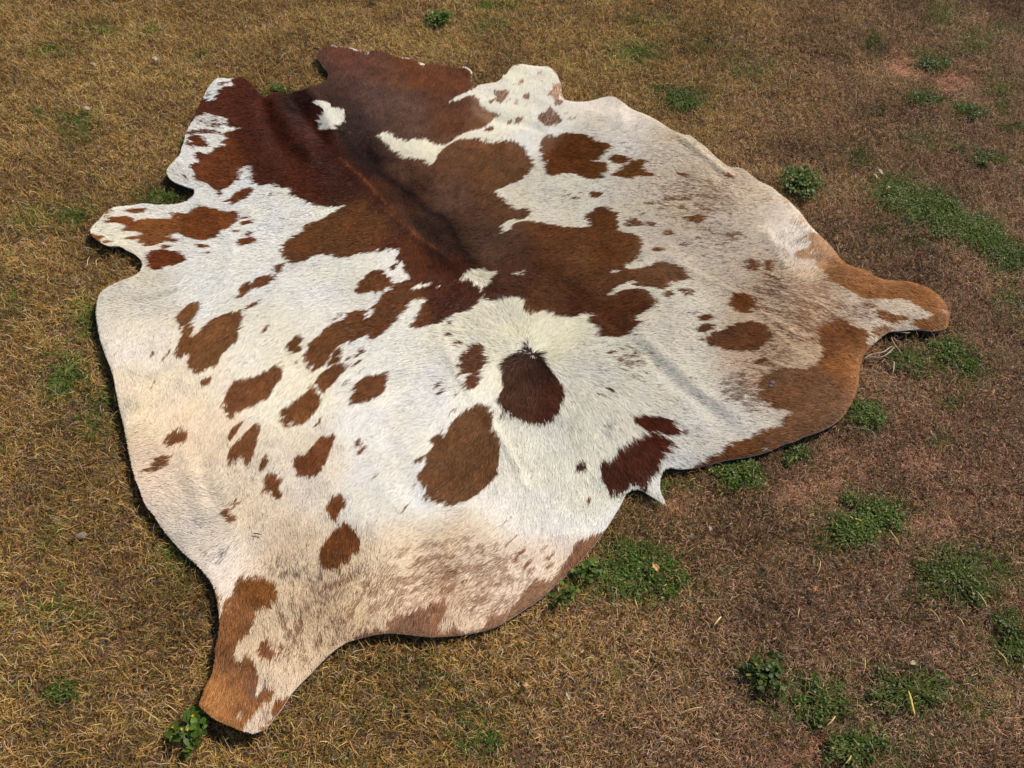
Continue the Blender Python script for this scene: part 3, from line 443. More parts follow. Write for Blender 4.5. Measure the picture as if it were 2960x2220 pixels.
for amp, wd, *segs in CREASE:
    pl = catmull(ground(chain(*segs)), 10, closed=False)
    x0, x1 = pl[:, 0].min() - 4*wd, pl[:, 0].max() + 4*wd; y0, y1 = pl[:, 1].min() - 4*wd, pl[:, 1].max() + 4*wd
    i0, i1 = [int(np.clip((v - GX0)/CELL, 0, NX)) for v in (x0, x1)]; j0, j1 = [int(np.clip((v - GY0)/CELL, 0, NY)) for v in (y0, y1)]
    sx, sy = XX[j0:j1, i0:i1], YY[j0:j1, i0:i1]
    best = np.full(sx.shape, 9.0); tpos = np.zeros(sx.shape)
    A_, B_ = pl[:-1], pl[1:]
    for k in range(len(A_)):
        d = B_[k] - A_[k]; L2 = (d @ d) + 1e-12
        t = np.clip(((sx - A_[k, 0]) * d[0] + (sy - A_[k, 1]) * d[1]) / L2, 0, 1)
        dd = (sx - A_[k, 0] - t*d[0])**2 + (sy - A_[k, 1] - t*d[1])**2
        u = dd < best; best[u] = dd[u]; tpos[u] = (k + t[u]) / len(A_)
    HT[j0:j1, i0:i1] += amp * (.6 if wd < .019 else .8) * np.exp(-best / (wd*wd)) * np.clip(np.minimum(tpos, 1-tpos) * 6, 0, 1) ** 0.7
edge = blur(INS, 7)                                  # 0.5 on the rim, 1 well inside
HT = blur(HT, 1)
edgeW = blur(INS, 14)
_pp = pix(np.stack([XX.ravel(), YY.ravel()], 1), ZH).reshape(NY, NX, 2) * (2212/2960.)
_side = np.clip((_pp[..., 0] - 620) / 350, 0, 1) * np.clip((_pp[..., 1] - 300) / 300, 0, 1)
HT += ZH - (0.003 + 0.008 * _side) * (1 - np.clip((edgeW - 0.5) * 2, 0, 1)) ** 1.4
HT += 0.012 * (fbm(XX * 12, YY * 12, 3, 2) - 0.5) * (1 - np.clip((edge - 0.5) * 1.6, 0, 1))

def near_line(pl, wd):
    r = np.zeros((NY, NX), np.float32)
    x0, x1 = pl[:, 0].min() - 3*wd, pl[:, 0].max() + 3*wd; y0, y1 = pl[:, 1].min() - 3*wd, pl[:, 1].max() + 3*wd
    i0, i1 = [int((v - GX0)/CELL) for v in (x0, x1)]; j0, j1 = [int((v - GY0)/CELL) for v in (y0, y1)]
    sx, sy = XX[j0:j1, i0:i1], YY[j0:j1, i0:i1]; best = np.full(sx.shape, 9.0)
    for k in range(len(pl) - 1):
        d = pl[k+1] - pl[k]; t = np.clip(((sx-pl[k, 0])*d[0] + (sy-pl[k, 1])*d[1])/((d @ d)+1e-12), 0, 1)
        best = np.minimum(best, (sx-pl[k, 0]-t*d[0])**2 + (sy-pl[k, 1]-t*d[1])**2)
    r[j0:j1, i0:i1] = np.exp(-best/(wd*wd)); return r
DORSAL = near_line(catmull(ground(chain(('B', [(230,980),(420,1150),(600,1340),(700,1440)]), ('F', [(620,20),(740,120),(860,230),(980,340)]))), 5, closed=False), .0045)
BLACKSP = near_line(catmull(ground(chain(('B', [(230,760),(450,1020),(700,1200),(900,1420)]), ('F', [(1050,120),(1160,300),(1250,440)]))), 5, closed=False), .012)
def coat(x, y, n):
    """colour of the hair rooted at x, y"""
    m = samp0(PAT, x, y)
    # ragged borders: look up the pattern a little along the flow
    fx, fy = samp(FLX, x, y), samp(FLY, x, y)
    nn = np.sqrt(fx*fx + fy*fy) + 1e-6; fx, fy = fx/nn, fy/nn
    al = x*fx + y*fy; ac = -x*fy + y*fx
    tuft = vnoise(x*150, y*150, 4); tuft = np.clip((tuft - .5)*1.7 + .5, 0, 1)
    off = rng.random(n) * 0.007 + (tuft - 0.4) * 0.015 * (.4 + 1.2*vnoise(x*25, y*25, 24))
    m = samp0(PAT, x - fx*off, y - fy*off)
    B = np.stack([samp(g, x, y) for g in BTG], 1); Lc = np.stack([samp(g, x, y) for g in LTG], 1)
    clump = vnoise(x*75, y*75, 6)*0.6 + vnoise(x*190, y*190, 8)*0.4
    # coat variation
    v = 1 + 0.45*(fbm(x*30, y*30, 11, 2) - 0.5) + 0.40*(clump - 0.5) + rng.normal(0, 0.17, n)
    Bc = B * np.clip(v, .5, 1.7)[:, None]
    warm = (fbm(x*16, y*16, 21, 2) - 0.5)
    Bc *= np.stack([1 + .16*warm, 1 + .0*warm, 1 - .22*warm], 1)
    ds = samp0(DORSAL, x, y)*(.15 + .75*vnoise(x*70, y*70, 88)); Bc = Bc*(1-ds[:, None]) + lin((132, 74, 36))*ds[:, None]*np.clip(v, .6, 1.4)[:, None]
    bs = np.clip(samp0(BLACKSP, x, y), 0, 1)[:, None]*.85*(.6 + .6*vnoise(x*50, y*50, 89))[:, None]; Bc = Bc*(1-bs) + lin((40, 26, 22))*bs
    dark = rng.random(n) < 0.16
    Bc[dark] *= 0.5
    pale = rng.random(n) < 0.10; Bc[pale] = Bc[pale]*1.35 + .008
    lv = 1 + 0.10*(clump - 0.5) + rng.normal(0, 0.045, n) + 0.05*(fbm(x*9, y*9, 31, 2) - .5)
    Lcc = Lc * np.clip(lv, .6, 1.12)[:, None]
    warm2 = fbm(x*14, y*14, 41, 2) - 0.5
    Lcc *= np.stack([1 + .05*warm2, 1 + .01*warm2, 1 - .14*warm2], 1)
    sel = rng.random(n) < m
    # pale patches (0.2 < m < 0.9) mix on the strand as well
    out = np.where(sel[:, None], Bc, Lcc)
    # roan flecks
    streak = vnoise(al*48 , ac*210, 14)*0.6 + clump*0.40
    pr = samp(ROG, x, y)
    Lcc = Lcc*(1 + np.clip(pr*2.2, 0, 1)[:, None]*(rng.random(n)[:, None]*.34 - .13)*np.array([1, 1, .9]))
    out = np.where(sel[:, None], Bc, Lcc)
    fleck = (~sel) & ((streak + 0.25*(rng.random(n) - .5)) < (0.30 + pr*0.74)*np.clip(pr*6, 0, 1)) & (rng.random(n) < .85)
    rc = np.stack([samp(g, x, y) for g in BTG], 1) * 0.65 + lin((130, 92, 66)) * 0.35
    mixv = rng.uniform(.55, 1.0, n)[:, None]
    out = np.where(fleck[:, None], rc * mixv + Lcc * (1 - mixv), out)
    tick = (~sel) & (rng.random(n) < pr*.30)
    out = np.where(tick[:, None], rc*rng.uniform(.35, 1.1, n)[:, None], out)
    pg = samp(GRG, x, y)
    gf = (rng.random(n) < .6) & ((streak + .3*(rng.random(n) - .5)) < (.28 + pg*.55)*np.clip(pg*8, 0, 1))
    out = np.where(gf[:, None], lin((98, 92, 88))*.8 + out*.2, out)
    return np.clip(out, 0.004, 0.90)

# ------------------------------------------------------------------ the cowhide
fur_mat = mat_attr('cow_hair', rough=0.5, spec=0.14, trans=0.10, flat=0.6)
skin_mat = mat_attr('hide_skin', rough=0.75, spec=0.15, bump=(700, .4, .001))
leather = bpy.data.materials.new('raw_leather'); leather.use_nodes = True
_b = leather.node_tree.nodes['Principled BSDF']
_n = leather.node_tree.nodes.new('ShaderNodeTexNoise'); _n.inputs['Scale'].default_value = 60
_r = leather.node_tree.nodes.new('ShaderNodeValToRGB')
_r.color_ramp.elements[0].color = (.40, .37, .35, 1); _r.color_ramp.elements[1].color = (.66, .62, .58, 1)
leather.node_tree.links.new(_n.outputs['Fac'], _r.inputs[0]); leather.node_tree.links.new(_r.outputs[0], _b.inputs['Base Color'])
_b.inputs['Roughness'].default_value = .85

rug = empty('cowhide_rug', (0, 0, 0))
ctr = G('O', [(1040, 780)], 0)[0]
rug.location = (ctr[0], ctr[1], 0)
tag(rug, 'brown and white spotted cowhide rug spread flat over the dry lawn', 'cowhide rug')
OFF = np.array([ctr[0], ctr[1], 0])

STEP = 0.003
nx = int(NX*CELL/STEP); ny = int(NY*CELL/STEP)
gx, gy = np.meshgrid(GX0 + np.arange(nx)*STEP, GY0 + np.arange(ny)*STEP)
vin = samp0(INS, gx.ravel(), gy.ravel()).reshape(gx.shape)
cell = vin[:-1, :-1] & vin[1:, :-1] & vin[:-1, 1:] & vin[1:, 1:]
idx = np.arange(nx*ny).reshape(ny, nx)
quads = np.stack([idx[:-1, :-1][cell], idx[:-1, 1:][cell], idx[1:, 1:][cell], idx[1:, :-1][cell]], 1)
used = np.unique(quads)
remap = -np.ones(nx*ny, int); remap[used] = np.arange(len(used))
quads = remap[quads]
vx, vy = gx.ravel()[used].copy(), gy.ravel()[used].copy()
# boundary edges -> snap to outline, build rim
e = np.concatenate([quads[:, [0, 1]], quads[:, [1, 2]], quads[:, [2, 3]], quads[:, [3, 0]]])
key = np.minimum(e[:, 0], e[:, 1]).astype(np.int64) * 10_000_000 + np.maximum(e[:, 0], e[:, 1])
uq, inv, cnt = np.unique(key, return_inverse=True, return_counts=True)
be = e[cnt[inv] == 1]
bv = np.unique(be)
dense = catmull(OUT, 3)
A_, B_ = dense, np.roll(dense, -1, 0); D_ = B_ - A_; L2 = (D_**2).sum(1) + 1e-14
for k0 in range(0, len(bv), 500):
    s = bv[k0:k0+500]
    P = np.stack([vx[s], vy[s]], 1)
    t = np.clip((((P[:, None] - A_[None]) * D_[None]).sum(2)) / L2, 0, 1)
    Q = A_[None] + t[..., None]*D_[None]
    k = ((P[:, None] - Q)**2).sum(2).argmin(1)
    q = Q[np.arange(len(s)), k]
    vx[s], vy[s] = q[:, 0], q[:, 1]
vz = samp(HT, vx, vy)
nv = len(vx)
top = np.stack([vx, vy, vz], 1) - OFF
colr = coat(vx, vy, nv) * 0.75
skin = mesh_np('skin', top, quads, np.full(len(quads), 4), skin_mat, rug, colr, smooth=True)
# leather underside + rim as one sheet
rim_map = {int(v): i for i, v in enumerate(bv)}
bot = top.copy(); bot[:, 2] -= 0.0035
rimtop = top[bv] - np.array([0, 0, .0002])
vv = np.concatenate([bot, rimtop])
ri = np.array([[rim_map[int(a)] + nv, rim_map[int(b)] + nv, b, a] for a, b in be])
faces = np.concatenate([quads[:, ::-1], ri])
mesh_np('leather_backing', vv, faces, np.full(len(faces), 4), leather, rug, smooth=True)

# hair: one short tapering ribbon per strand
NH = 1000000
jj, ii = np.nonzero(INS)
k = rng.integers(0, len(jj), NH)
hx = GX0 + (ii[k] + rng.random(NH)) * CELL; hy = GY0 + (jj[k] + rng.random(NH)) * CELL
fx, fy = samp(FLX, hx, hy), samp(FLY, hx, hy)
ang = np.arctan2(fy, fx) + (fbm(hx*22, hy*22, 51, 2) - .5)*0.7 + (vnoise(hx*80, hy*80, 55) - .5)*0.40 + rng.normal(0, .10, NH)
ed = samp(edge, hx, hy)
whorl = G('F', [(1735, 1180)])[0]
dw = np.hypot(hx - whorl[0], hy - whorl[1])
tl = G('M', [(450, 330)])[0]; dt = np.hypot(hx - tl[0], hy - tl[1])
ln = 0.0165 + 0.006*np.exp(-(dw/.28)**2) + 0.008*np.exp(-(dt/.16)**2) + .004*(fbm(hx*6, hy*6, 61, 2) - .5)
ln *= rng.uniform(.7, 1.3, NH) * np.clip((ed - .5)*3 + .35, .35, 1)
ln *= np.clip(.4 + dw/.05, .4, 1)
ln = np.where(samp0(INS, hx + np.cos(ang)*ln, hy + np.sin(ang)*ln), ln, ln*.4)
wd = rng.uniform(.00028, .0006, NH)
c1 = np.cos(ang); s1 = np.sin(ang)
ang2 = ang + rng.normal(0, .18, NH)
c2 = np.cos(ang2); s2 = np.sin(ang2)
mx, my = hx + c1*ln*.5, hy + s1*ln*.5
tx, ty = mx + c2*ln*.5, my + s2*ln*.5
z0 = samp(HT, hx, hy); z1 = samp(HT, mx, my); z2 = samp(HT, tx, ty)
inside_t = samp0(INS, tx, ty)
lift = rng.uniform(.4, 1.5, NH) * .0016
zr, zm, zt = z0 - .0004, np.maximum(z1, z0 - .002) + lift, np.where(inside_t, z2, np.minimum(z0, z1) - .001) + lift*rng.uniform(.6, 1.7, NH)
roll = rng.normal(0, .00022, NH)
def P3(x, y, z): return np.stack([x, y, z], 1)
sx, sy = -s1*wd, c1*wd
V = np.stack([P3(hx - sx, hy - sy, zr - roll), P3(hx + sx, hy + sy, zr + roll),
              P3(mx - sx*.8, my - sy*.8, zm - roll*.8), P3(mx + sx*.8, my + sy*.8, zm + roll*.8), P3(tx, ty, zt)], 1)
base = (np.arange(NH)*5)[:, None]
lp = np.concatenate([base + np.array([0, 1, 3, 2]), base + np.array([2, 3, 4])], 1)      # quad + tri
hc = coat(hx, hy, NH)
hcv = np.repeat(hc, 5, 0).reshape(NH, 5, 3)
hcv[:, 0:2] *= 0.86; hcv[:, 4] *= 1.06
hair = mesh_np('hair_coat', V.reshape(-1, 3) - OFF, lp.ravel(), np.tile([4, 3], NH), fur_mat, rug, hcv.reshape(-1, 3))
HN = blur(HT, 1); gyy, gxx = np.gradient(HN, CELL)
nxv, nyv = -samp(gxx, hx, hy) - .22*c1, -samp(gyy, hx, hy) - .22*s1       # hairs lean, so the coat faces a little against the lie
nvv = np.stack([nxv, nyv, np.ones(NH)], 1); nvv += rng.normal(0, .10, nvv.shape); nvv /= np.linalg.norm(nvv, axis=1, keepdims=True)
na = hair.data.attributes.new('LieNormal', 'FLOAT_VECTOR', 'POINT'); na.data.foreach_set('vector', np.repeat(nvv, 5, 0).astype(np.float32).ravel())

# ------------------------------------------------------------------ lawn fields (overview pixels)
# soft green tinges in the lawn: x, y, rx, ry, strength
GREEN = [(1950,410,55,26,1.3),(2040,465,60,28,1.3),(2130,515,60,30,1.3),(2190,560,40,26,1.2),(1760,1500,110,45,.9),(1860,1560,90,60,.8),(2070,1240,100,60,1),(1880,1110,90,55,.9),(1385,1235,90,60,.9),(110,105,45,16,.8),(160,260,40,20,1),(170,290,35,18,.8),(80,240,20,12,.6),(150,460,50,25,1),(60,470,40,30,.6),(350,425,45,18,1),(410,330,18,30,.7),(20,640,30,40,.5),(190,690,30,40,1),(135,810,40,50,1),(200,880,60,50,.8),(110,1150,25,40,.5),(130,1495,50,28,1),(100,1320,90,40,.4),(390,1190,50,60,.7),(210,60,60,20,.5),(330,60,30,12,.6),(430,120,25,12,.7),(590,195,40,10,1),(1060,10,50,10,.8),(1060,50,40,15,.6),(1370,110,60,25,.8),(1400,40,60,20,.5),(1480,210,55,22,1.3),(1430,190,30,10,.7),(1540,90,60,20,.6),(1620,140,60,30,.6),(1890,90,25,20,1),(2000,210,35,16,1.2),(2090,235,28,14,1.2),(1890,240,20,12,.6),(2010,125,50,18,1.2),(2040,30,40,30,.8),(2100,90,50,30,.8),(2170,60,40,20,.7),(1860,330,25,25,1),(1990,300,50,20,.9),(2070,310,40,15,.9),(2160,200,40,60,.6),(1930,400,50,30,1.3),(2000,440,70,30,1.3),(2100,490,60,28,1.3),(2190,540,40,30,1.2),(2150,340,30,14,1),(2190,270,30,12,.9),(1970,520,40,20,.8),(1740,390,40,25,.9),(1900,500,30,12,.7),(2040,760,50,40,1),(1970,760,40,20,1),(2100,790,40,40,.9),(2190,650,40,50,.7),(1870,900,38,28,1.2),(1595,1020,40,30,1.3),(1720,980,25,22,.9),(2050,860,40,20,.6),(1880,1120,55,45,1.1),(1800,1170,60,30,.8),(1930,1090,40,25,.9),(2130,1220,80,50,1),(2080,1290,60,30,.8),(2180,1400,40,70,.8),(1380,1210,60,40,1.1),(1440,1260,45,30,1),(1260,1260,50,35,.7),(1330,1180,40,20,.8),(1570,1230,30,12,.6),(1640,1440,50,30,.8),(1700,1480,50,30,.9),(1800,1530,80,45,.9),(1850,1600,80,50,1),(1960,1500,120,50,.7),(1950,1600,100,50,.6),(2100,1500,60,60,.5),(1040,1600,55,40,.9),(1010,1530,50,30,.5),(1350,1440,30,16,.7),(1210,1270,30,20,.7),(900,1450,80,40,.3),(820,1540,60,30,.3),(2040,950,40,20,.6),(1480,1040,30,15,.8),(1430,1070,20,20,.6),(740,1640,60,20,.3)]
# bare pinkish soil showing: x, y, rx, ry, strength
BARE = [(1975,140,60,20,1.9),(1935,130,20,26,1.8),(1940,115,18,30,1.2),(2062,172,42,22,1.9),(2120,215,40,25,.6),(1460,1090,80,40,.7),(1700,1000,90,30,.7),(1850,1000,150,60,.72),(1980,980,80,50,.8),(2120,1050,90,90,.7),(2050,1120,120,60,.8),(1760,1060,120,50,.6),(1740,1620,110,60,.9),(1640,1560,70,40,.6),(1960,1240,80,40,.5),(2000,870,90,50,.5),(1800,600,30,15,.3),(560,240,60,30,.35),(880,40,60,20,.5),(1330,60,80,20,.5),(1600,330,120,60,.35),(1300,1330,120,50,.4),(1850,450,60,40,.4),(2000,360,60,30,.5),(2080,620,80,60,.5)]
REDD = [(2080,890,60,30,1),(1980,930,80,30,1),(1900,1020,100,60,1),(1960,1090,60,40,.9),(1510,1210,40,25,.8),(1960,720,60,60,.7),(1560,1210,60,20,.5),(1720,1340,60,40,.5),(1400,1430,60,30,.4),(2150,980,50,50,.7),(2000,340,50,30,.5),(1960,560,60,50,.5)]
def lawn_field(P, lst):
    r = np.zeros(len(P))
    for (cx, cy, rx, ry, s) in lst:
        r = np.maximum(r, s*np.exp(-((P[:, 0]-cx)/rx)**2 - ((P[:, 1]-cy)/ry)**2))
    return r

def bare_at(Q, x, y):
    b_ = lawn_field(Q, BARE)
    return np.clip(b_*.45 + np.clip((b_ - .42 + .9*(fbm(x*13, y*13, 77, 3) - .5))*2.4, 0, 1)*.65*(b_ > .08), 0, 1)
# ------------------------------------------------------------------ soil: one sheet to the horizon
soil = bpy.data.materials.new('dry_soil'); soil.use_nodes = True
n = soil.node_tree.nodes; l = soil.node_tree.links; b = n['Principled BSDF']
tc = n.new('ShaderNodeTexCoord')
n1 = n.new('ShaderNodeTexNoise'); n1.inputs['Scale'].default_value = 2.2; n1.inputs['Detail'].default_value = 8; n1.inputs['Roughness'].default_value = .7
n2 = n.new('ShaderNodeTexNoise'); n2.inputs['Scale'].default_value = 160; n2.inputs['Detail'].default_value = 6
r1 = n.new('ShaderNodeValToRGB'); r1.color_ramp.elements[0].position = .35; r1.color_ramp.elements[1].position = .7
r1.color_ramp.elements[0].color = (.085, .055, .035, 1); r1.color_ramp.elements[1].color = (.17, .10, .065, 1)
r2 = n.new('ShaderNodeValToRGB'); r2.color_ramp.elements[0].color = (.4, .4, .4, 1); r2.color_ramp.elements[1].color = (1.5, 1.4, 1.3, 1)
mixc = n.new('ShaderNodeMix'); mixc.data_type = 'RGBA'; mixc.blend_type = 'MULTIPLY'; mixc.inputs[0].default_value = 1
for t in (n1, n2): l.new(tc.outputs['Object'], t.inputs['Vector'])
l.new(n1.outputs['Fac'], r1.inputs[0]); l.new(n2.outputs['Fac'], r2.inputs[0])
at = n.new('ShaderNodeAttribute'); at.attribute_name = 'Col'
mx0 = n.new('ShaderNodeMix'); mx0.data_type = 'RGBA'; mx0.blend_type = 'MULTIPLY'; mx0.inputs[0].default_value = 1
l.new(r1.outputs[0], mx0.inputs[6]); l.new(at.outputs['Color'], mx0.inputs[7]); l.new(mx0.outputs[2], mixc.inputs[6]); l.new(r2.outputs[0], mixc.inputs[7]); l.new(mixc.outputs[2], b.inputs['Base Color'])
b.inputs['Roughness'].default_value = .95; b.inputs['Specular IOR Level'].default_value = .1
bp = n.new('ShaderNodeBump'); bp.inputs['Distance'].default_value = .006; bp.inputs['Strength'].default_value = .9
l.new(n2.outputs['Fac'], bp.inputs['Height']); l.new(bp.outputs[0], b.inputs['Normal'])
ax = np.concatenate([[-60, -20, -8], np.arange(-4, 4.01, .02), [8, 20, 60]]); ay = np.concatenate([[-60, -20, -6], np.arange(-2, 6.01, .02), [10, 25, 60]])
sx_, sy_ = np.meshgrid(ax, ay)
def soil_z(x, y): return (fbm(x*7, y*7, 71, 3) - .5)*.012 - .006
sz_ = soil_z(sx_, sy_)
id_ = np.arange(sx_.size).reshape(sx_.shape)
q = np.stack([id_[:-1, :-1], id_[:-1, 1:], id_[1:, 1:], id_[1:, :-1]], 2).reshape(-1, 4)
sv = np.stack([sx_.ravel(), sy_.ravel()], 1)
okv = (sv[:, 1] > .2) & (sv[:, 1] < 4.4) & (np.abs(sv[:, 0]) < 4)
bf = np.zeros(len(sv)); bf[okv] = bare_at(pix(sv[okv], 0)*(2212/2960.), sv[okv, 0], sv[okv, 1])
scol = np.array([1., 1., 1.]) * (1 - bf[:, None]) + np.array([3.0, 2.5, 2.4]) * bf[:, None]
g = mesh_np('ground', np.stack([sx_.ravel(), sy_.ravel(), sz_.ravel()], 1), q, np.full(len(q), 4), soil, None, scol, smooth=True)
tag(g, kind='structure')

def blades(x, y, az, pitch, L, wdt, col, curl, z0, roof, nseg=3):
    n_ = len(x)
    pts = [P3(x, y, z0)]
    a = az.copy(); p = pitch.copy()
    cx_, cy_, cz_ = x.copy(), y.copy(), z0.copy()
    azs = [a.copy()]
    for s in range(nseg):
        st = L/nseg
        cx_ = cx_ + np.cos(a)*np.cos(p)*st; cy_ = cy_ + np.sin(a)*np.cos(p)*st; cz_ = cz_ + np.sin(p)*st
        rf = np.where(samp(edgeW, cx_, cy_) > .2, samp(HT, cx_, cy_) - .006, 1.0)
        rf = np.where(roof > 1.5, 1.0, rf)
        cz_ = np.minimum(cz_, np.minimum(roof, rf))
        pts.append(P3(cx_, cy_, np.maximum(cz_, np.minimum(z0, rf) + .0006)))
        azs.append(a.copy())
        a = a + curl; p = p - rng.uniform(.15, .65, n_)
    tw = rng.uniform(-1, 1, n_)
    vs = []
    prof = [.8, 1, .75, 0] if nseg == 3 else [1, .9, 0]
    for s in range(nseg + 1):
        if s == nseg: vs.append(pts[s]); break
        h = wdt*prof[s]*.5
        ox, oy = -np.sin(azs[s])*h, np.cos(azs[s])*h
        oz = tw*h*.8
        vs.append(pts[s] - P3(ox, oy, oz)); vs.append(pts[s] + P3(ox, oy, oz))
    V = np.stack(vs, 1); k = V.shape[1]
    base = (np.arange(n_)*k)[:, None]
    parts = [base + np.array([2*s, 2*s+1, 2*s+3, 2*s+2]) for s in range(nseg-1)] + [base + np.array([2*nseg-2, 2*nseg-1, 2*nseg])]
    lp = np.concatenate(parts, 1).ravel(); sz = np.tile([4]*(nseg-1) + [3], n_)
    cc = np.repeat(col, k, 0).reshape(n_, k, 3).copy()
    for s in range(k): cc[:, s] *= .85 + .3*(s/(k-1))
    return V.reshape(-1, 3), lp, sz, cc.reshape(-1, 3)

grass_mat = mat_attr('dry_grass', rough=.7, spec=.2, trans=.25)
def make_lawn(ntuft, per, xr, yr, outside_only):
    tx_ = rng.uniform(*xr, ntuft); ty_ = rng.uniform(*yr, ntuft)
    P = pix(np.stack([tx_, ty_], 1), .01)
    inview = (P[:, 0] > -120) & (P[:, 0] < 3080) & (P[:, 1] > -100) & (P[:, 1] < 2340)
    keep = (~inview) if outside_only else inview
    Q = P * (2212/2960.)
    bare = bare_at(Q, tx_, ty_)
    dens = fbm(tx_*9, ty_*9, 81, 3)
    mid = vnoise(tx_*30, ty_*30, 84)
    keep &= rng.random(ntuft) > bare*.68 + np.clip(.46 - dens, 0, .3)*1.6 + np.clip(.40 - mid, 0, .4)*1.5
    tx_, ty_, Q = tx_[keep], ty_[keep], Q[keep]
    m = len(tx_)
    lean = rng.uniform(0, 2*np.pi, m)
    tone = np.clip(rng.normal(0, 1, m)*.5 + (fbm(tx_*5, ty_*5, 91, 2) - .5)*3, -2, 2)
    tid = np.repeat(np.arange(m), per)
    n_ = len(tid)
    bx = tx_[tid] + rng.normal(0, .010, n_); by = ty_[tid] + rng.normal(0, .010, n_)
    Qb = pix(np.stack([bx, by], 1), .01) * (2212/2960.)
    ing = (samp(edgeW, bx, by) < .93) | (bx < GX0) | (bx > GX0+NX*CELL) | (by < GY0) | (by > GY0+NY*CELL)
    bx, by, tid, Qb = bx[ing], by[ing], tid[ing], Qb[ing]; n_ = len(bx)
    gsoft = lawn_field(Qb, GREEN); gsoft = gsoft*(.55 + .9*vnoise(bx*28, by*28, 12))
    bare = lawn_field(Qb, BARE); red = lawn_field(Qb, REDD)
    right = np.clip((Qb[:, 0] - 1250)/700 + (Qb[:, 1]-700)/2200, 0, 1)           # the lawn gets thinner and pinker to the right
    az = lean[tid] + rng.normal(0, 1.1, n_)
    thatch = rng.random(n_) < .42 + .15*right
    pitch = np.where(thatch, rng.uniform(0, .35, n_), rng.uniform(.35, 1.35, n_))
    long_ = rng.random(n_) < .035
    L = (1 + .8*long_)*np.where(thatch, rng.uniform(.010, .030, n_), rng.uniform(.009, .026, n_)) * (1 - .25*right) * (.42 + 1.15*vnoise(bx*30, by*30, 84))
    wdt = rng.uniform(.0007, .0015, n_)*(1 - .1*right)
    z0 = soil_z(bx, by) + np.where(thatch, rng.uniform(0, .012, n_)*(1-.5*bare), 0)
    # colours
    gold = lin((186, 141, 72)); straw = lin((218, 180, 122)); brown = lin((104, 72, 42)); olive = lin((136, 122, 56)); pink = lin((206, 160, 130)); grey = lin((150, 138, 122)); green = lin((78, 104, 38)); redc = lin((132, 58, 50))
    u = rng.random(n_)[:, None]**1.8; v = rng.random(n_)
    gold = gold*(1 - right[:, None]) + lin((158, 116, 82))*right[:, None]; straw = straw*(1 - right[:, None]) + lin((208, 168, 130))*right[:, None]
    col = gold*(1-u) + straw*u
    col = np.where((v < .28)[:, None], brown, col)
    ol = .18*(1 - .6*right)
    col = np.where(((v > .32) & (v < .32+ol))[:, None], olive, col)
    col = np.where(((v > .5) & (v < .5 + .12*right + .04))[:, None], pink, col)
    col = np.where(((v > .8) & (v < .88 + .06*right))[:, None], grey, col)
    col = np.where((rng.random(n_) < red*.16)[:, None], redc, col)
    gm = rng.random(n_) < np.clip(gsoft*.80, 0, .85) + .03
    gc = green * rng.uniform(.6, 1.5, n_)[:, None] * np.where(rng.random(n_) < .3, 1.25, 1)[:, None]
    col = np.where(gm[:, None], gc, col)
    col = col * (1.10 - .14*right + .10*np.clip((500 - Qb[:, 1])/500, 0, 1) + .34*tone[tid] + rng.normal(0, .22, n_)).clip(.35, 1.8)[:, None]
    under = samp(edgeW, bx, by)
    over = (under < .60) & (rng.random(n_) < .16)
    pitch = np.where(over, rng.uniform(.9, 1.4, n_), pitch); L = np.where(over, rng.uniform(.026, .042, n_), L)
    roof = np.where((under > .06) & ~over, samp(HT, bx, by) - .007, 2.0)
    az = np.where((under > .05) & ~over, az, az)
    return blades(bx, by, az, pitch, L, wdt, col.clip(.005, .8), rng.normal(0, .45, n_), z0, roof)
def chips(n_):
    x = rng.uniform(-2.5, 2.5, n_); y = rng.uniform(.2, 3.7, n_)
    Q = pix(np.stack([x, y], 1), .01)*(2212/2960.)
    right = np.clip((Q[:, 0] - 1150)/600, 0, 1); bare = bare_at(Q, x, y)
    k = (samp(edgeW, x, y) < .3) & (rng.random(n_) < .12 + .6*np.maximum(right*.6, bare)) & (Q[:, 0] > -60) & (Q[:, 0] < 2280)
    x, y, right, bare = x[k], y[k], right[k], bare[k]; n_ = len(x)
    pal = np.array([lin(c) for c in ((206,160,134),(160,112,88),(116,84,66),(150,138,126),(86,62,50),(190,150,100),(130,62,52))])
    col = pal[rng.choice(7, n_, p=[.2,.22,.18,.12,.12,.12,.04])]*rng.uniform(.6, 1.25, n_)[:, None]
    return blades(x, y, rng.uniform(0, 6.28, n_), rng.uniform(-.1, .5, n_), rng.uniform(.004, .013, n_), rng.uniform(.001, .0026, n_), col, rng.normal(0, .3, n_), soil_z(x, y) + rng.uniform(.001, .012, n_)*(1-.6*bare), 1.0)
def join(parts):
    off = 0; Vs, Ls, Ss, Cs = [], [], [], []
    for V, L, S, Cc in parts:
        Vs.append(V); Ls.append(L + off); Ss.append(S); Cs.append(Cc); off += len(V)
    return np.concatenate(Vs), np.concatenate(Ls), np.concatenate(Ss), np.concatenate(Cs)
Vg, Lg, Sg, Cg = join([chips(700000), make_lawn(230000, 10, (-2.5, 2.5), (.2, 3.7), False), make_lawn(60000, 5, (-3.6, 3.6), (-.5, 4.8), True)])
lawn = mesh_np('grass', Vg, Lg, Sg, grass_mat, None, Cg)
tag(lawn, 'short dry golden brown lawn grass with green tinges', 'grass', kind='stuff')
print('grass faces', len(Sg))


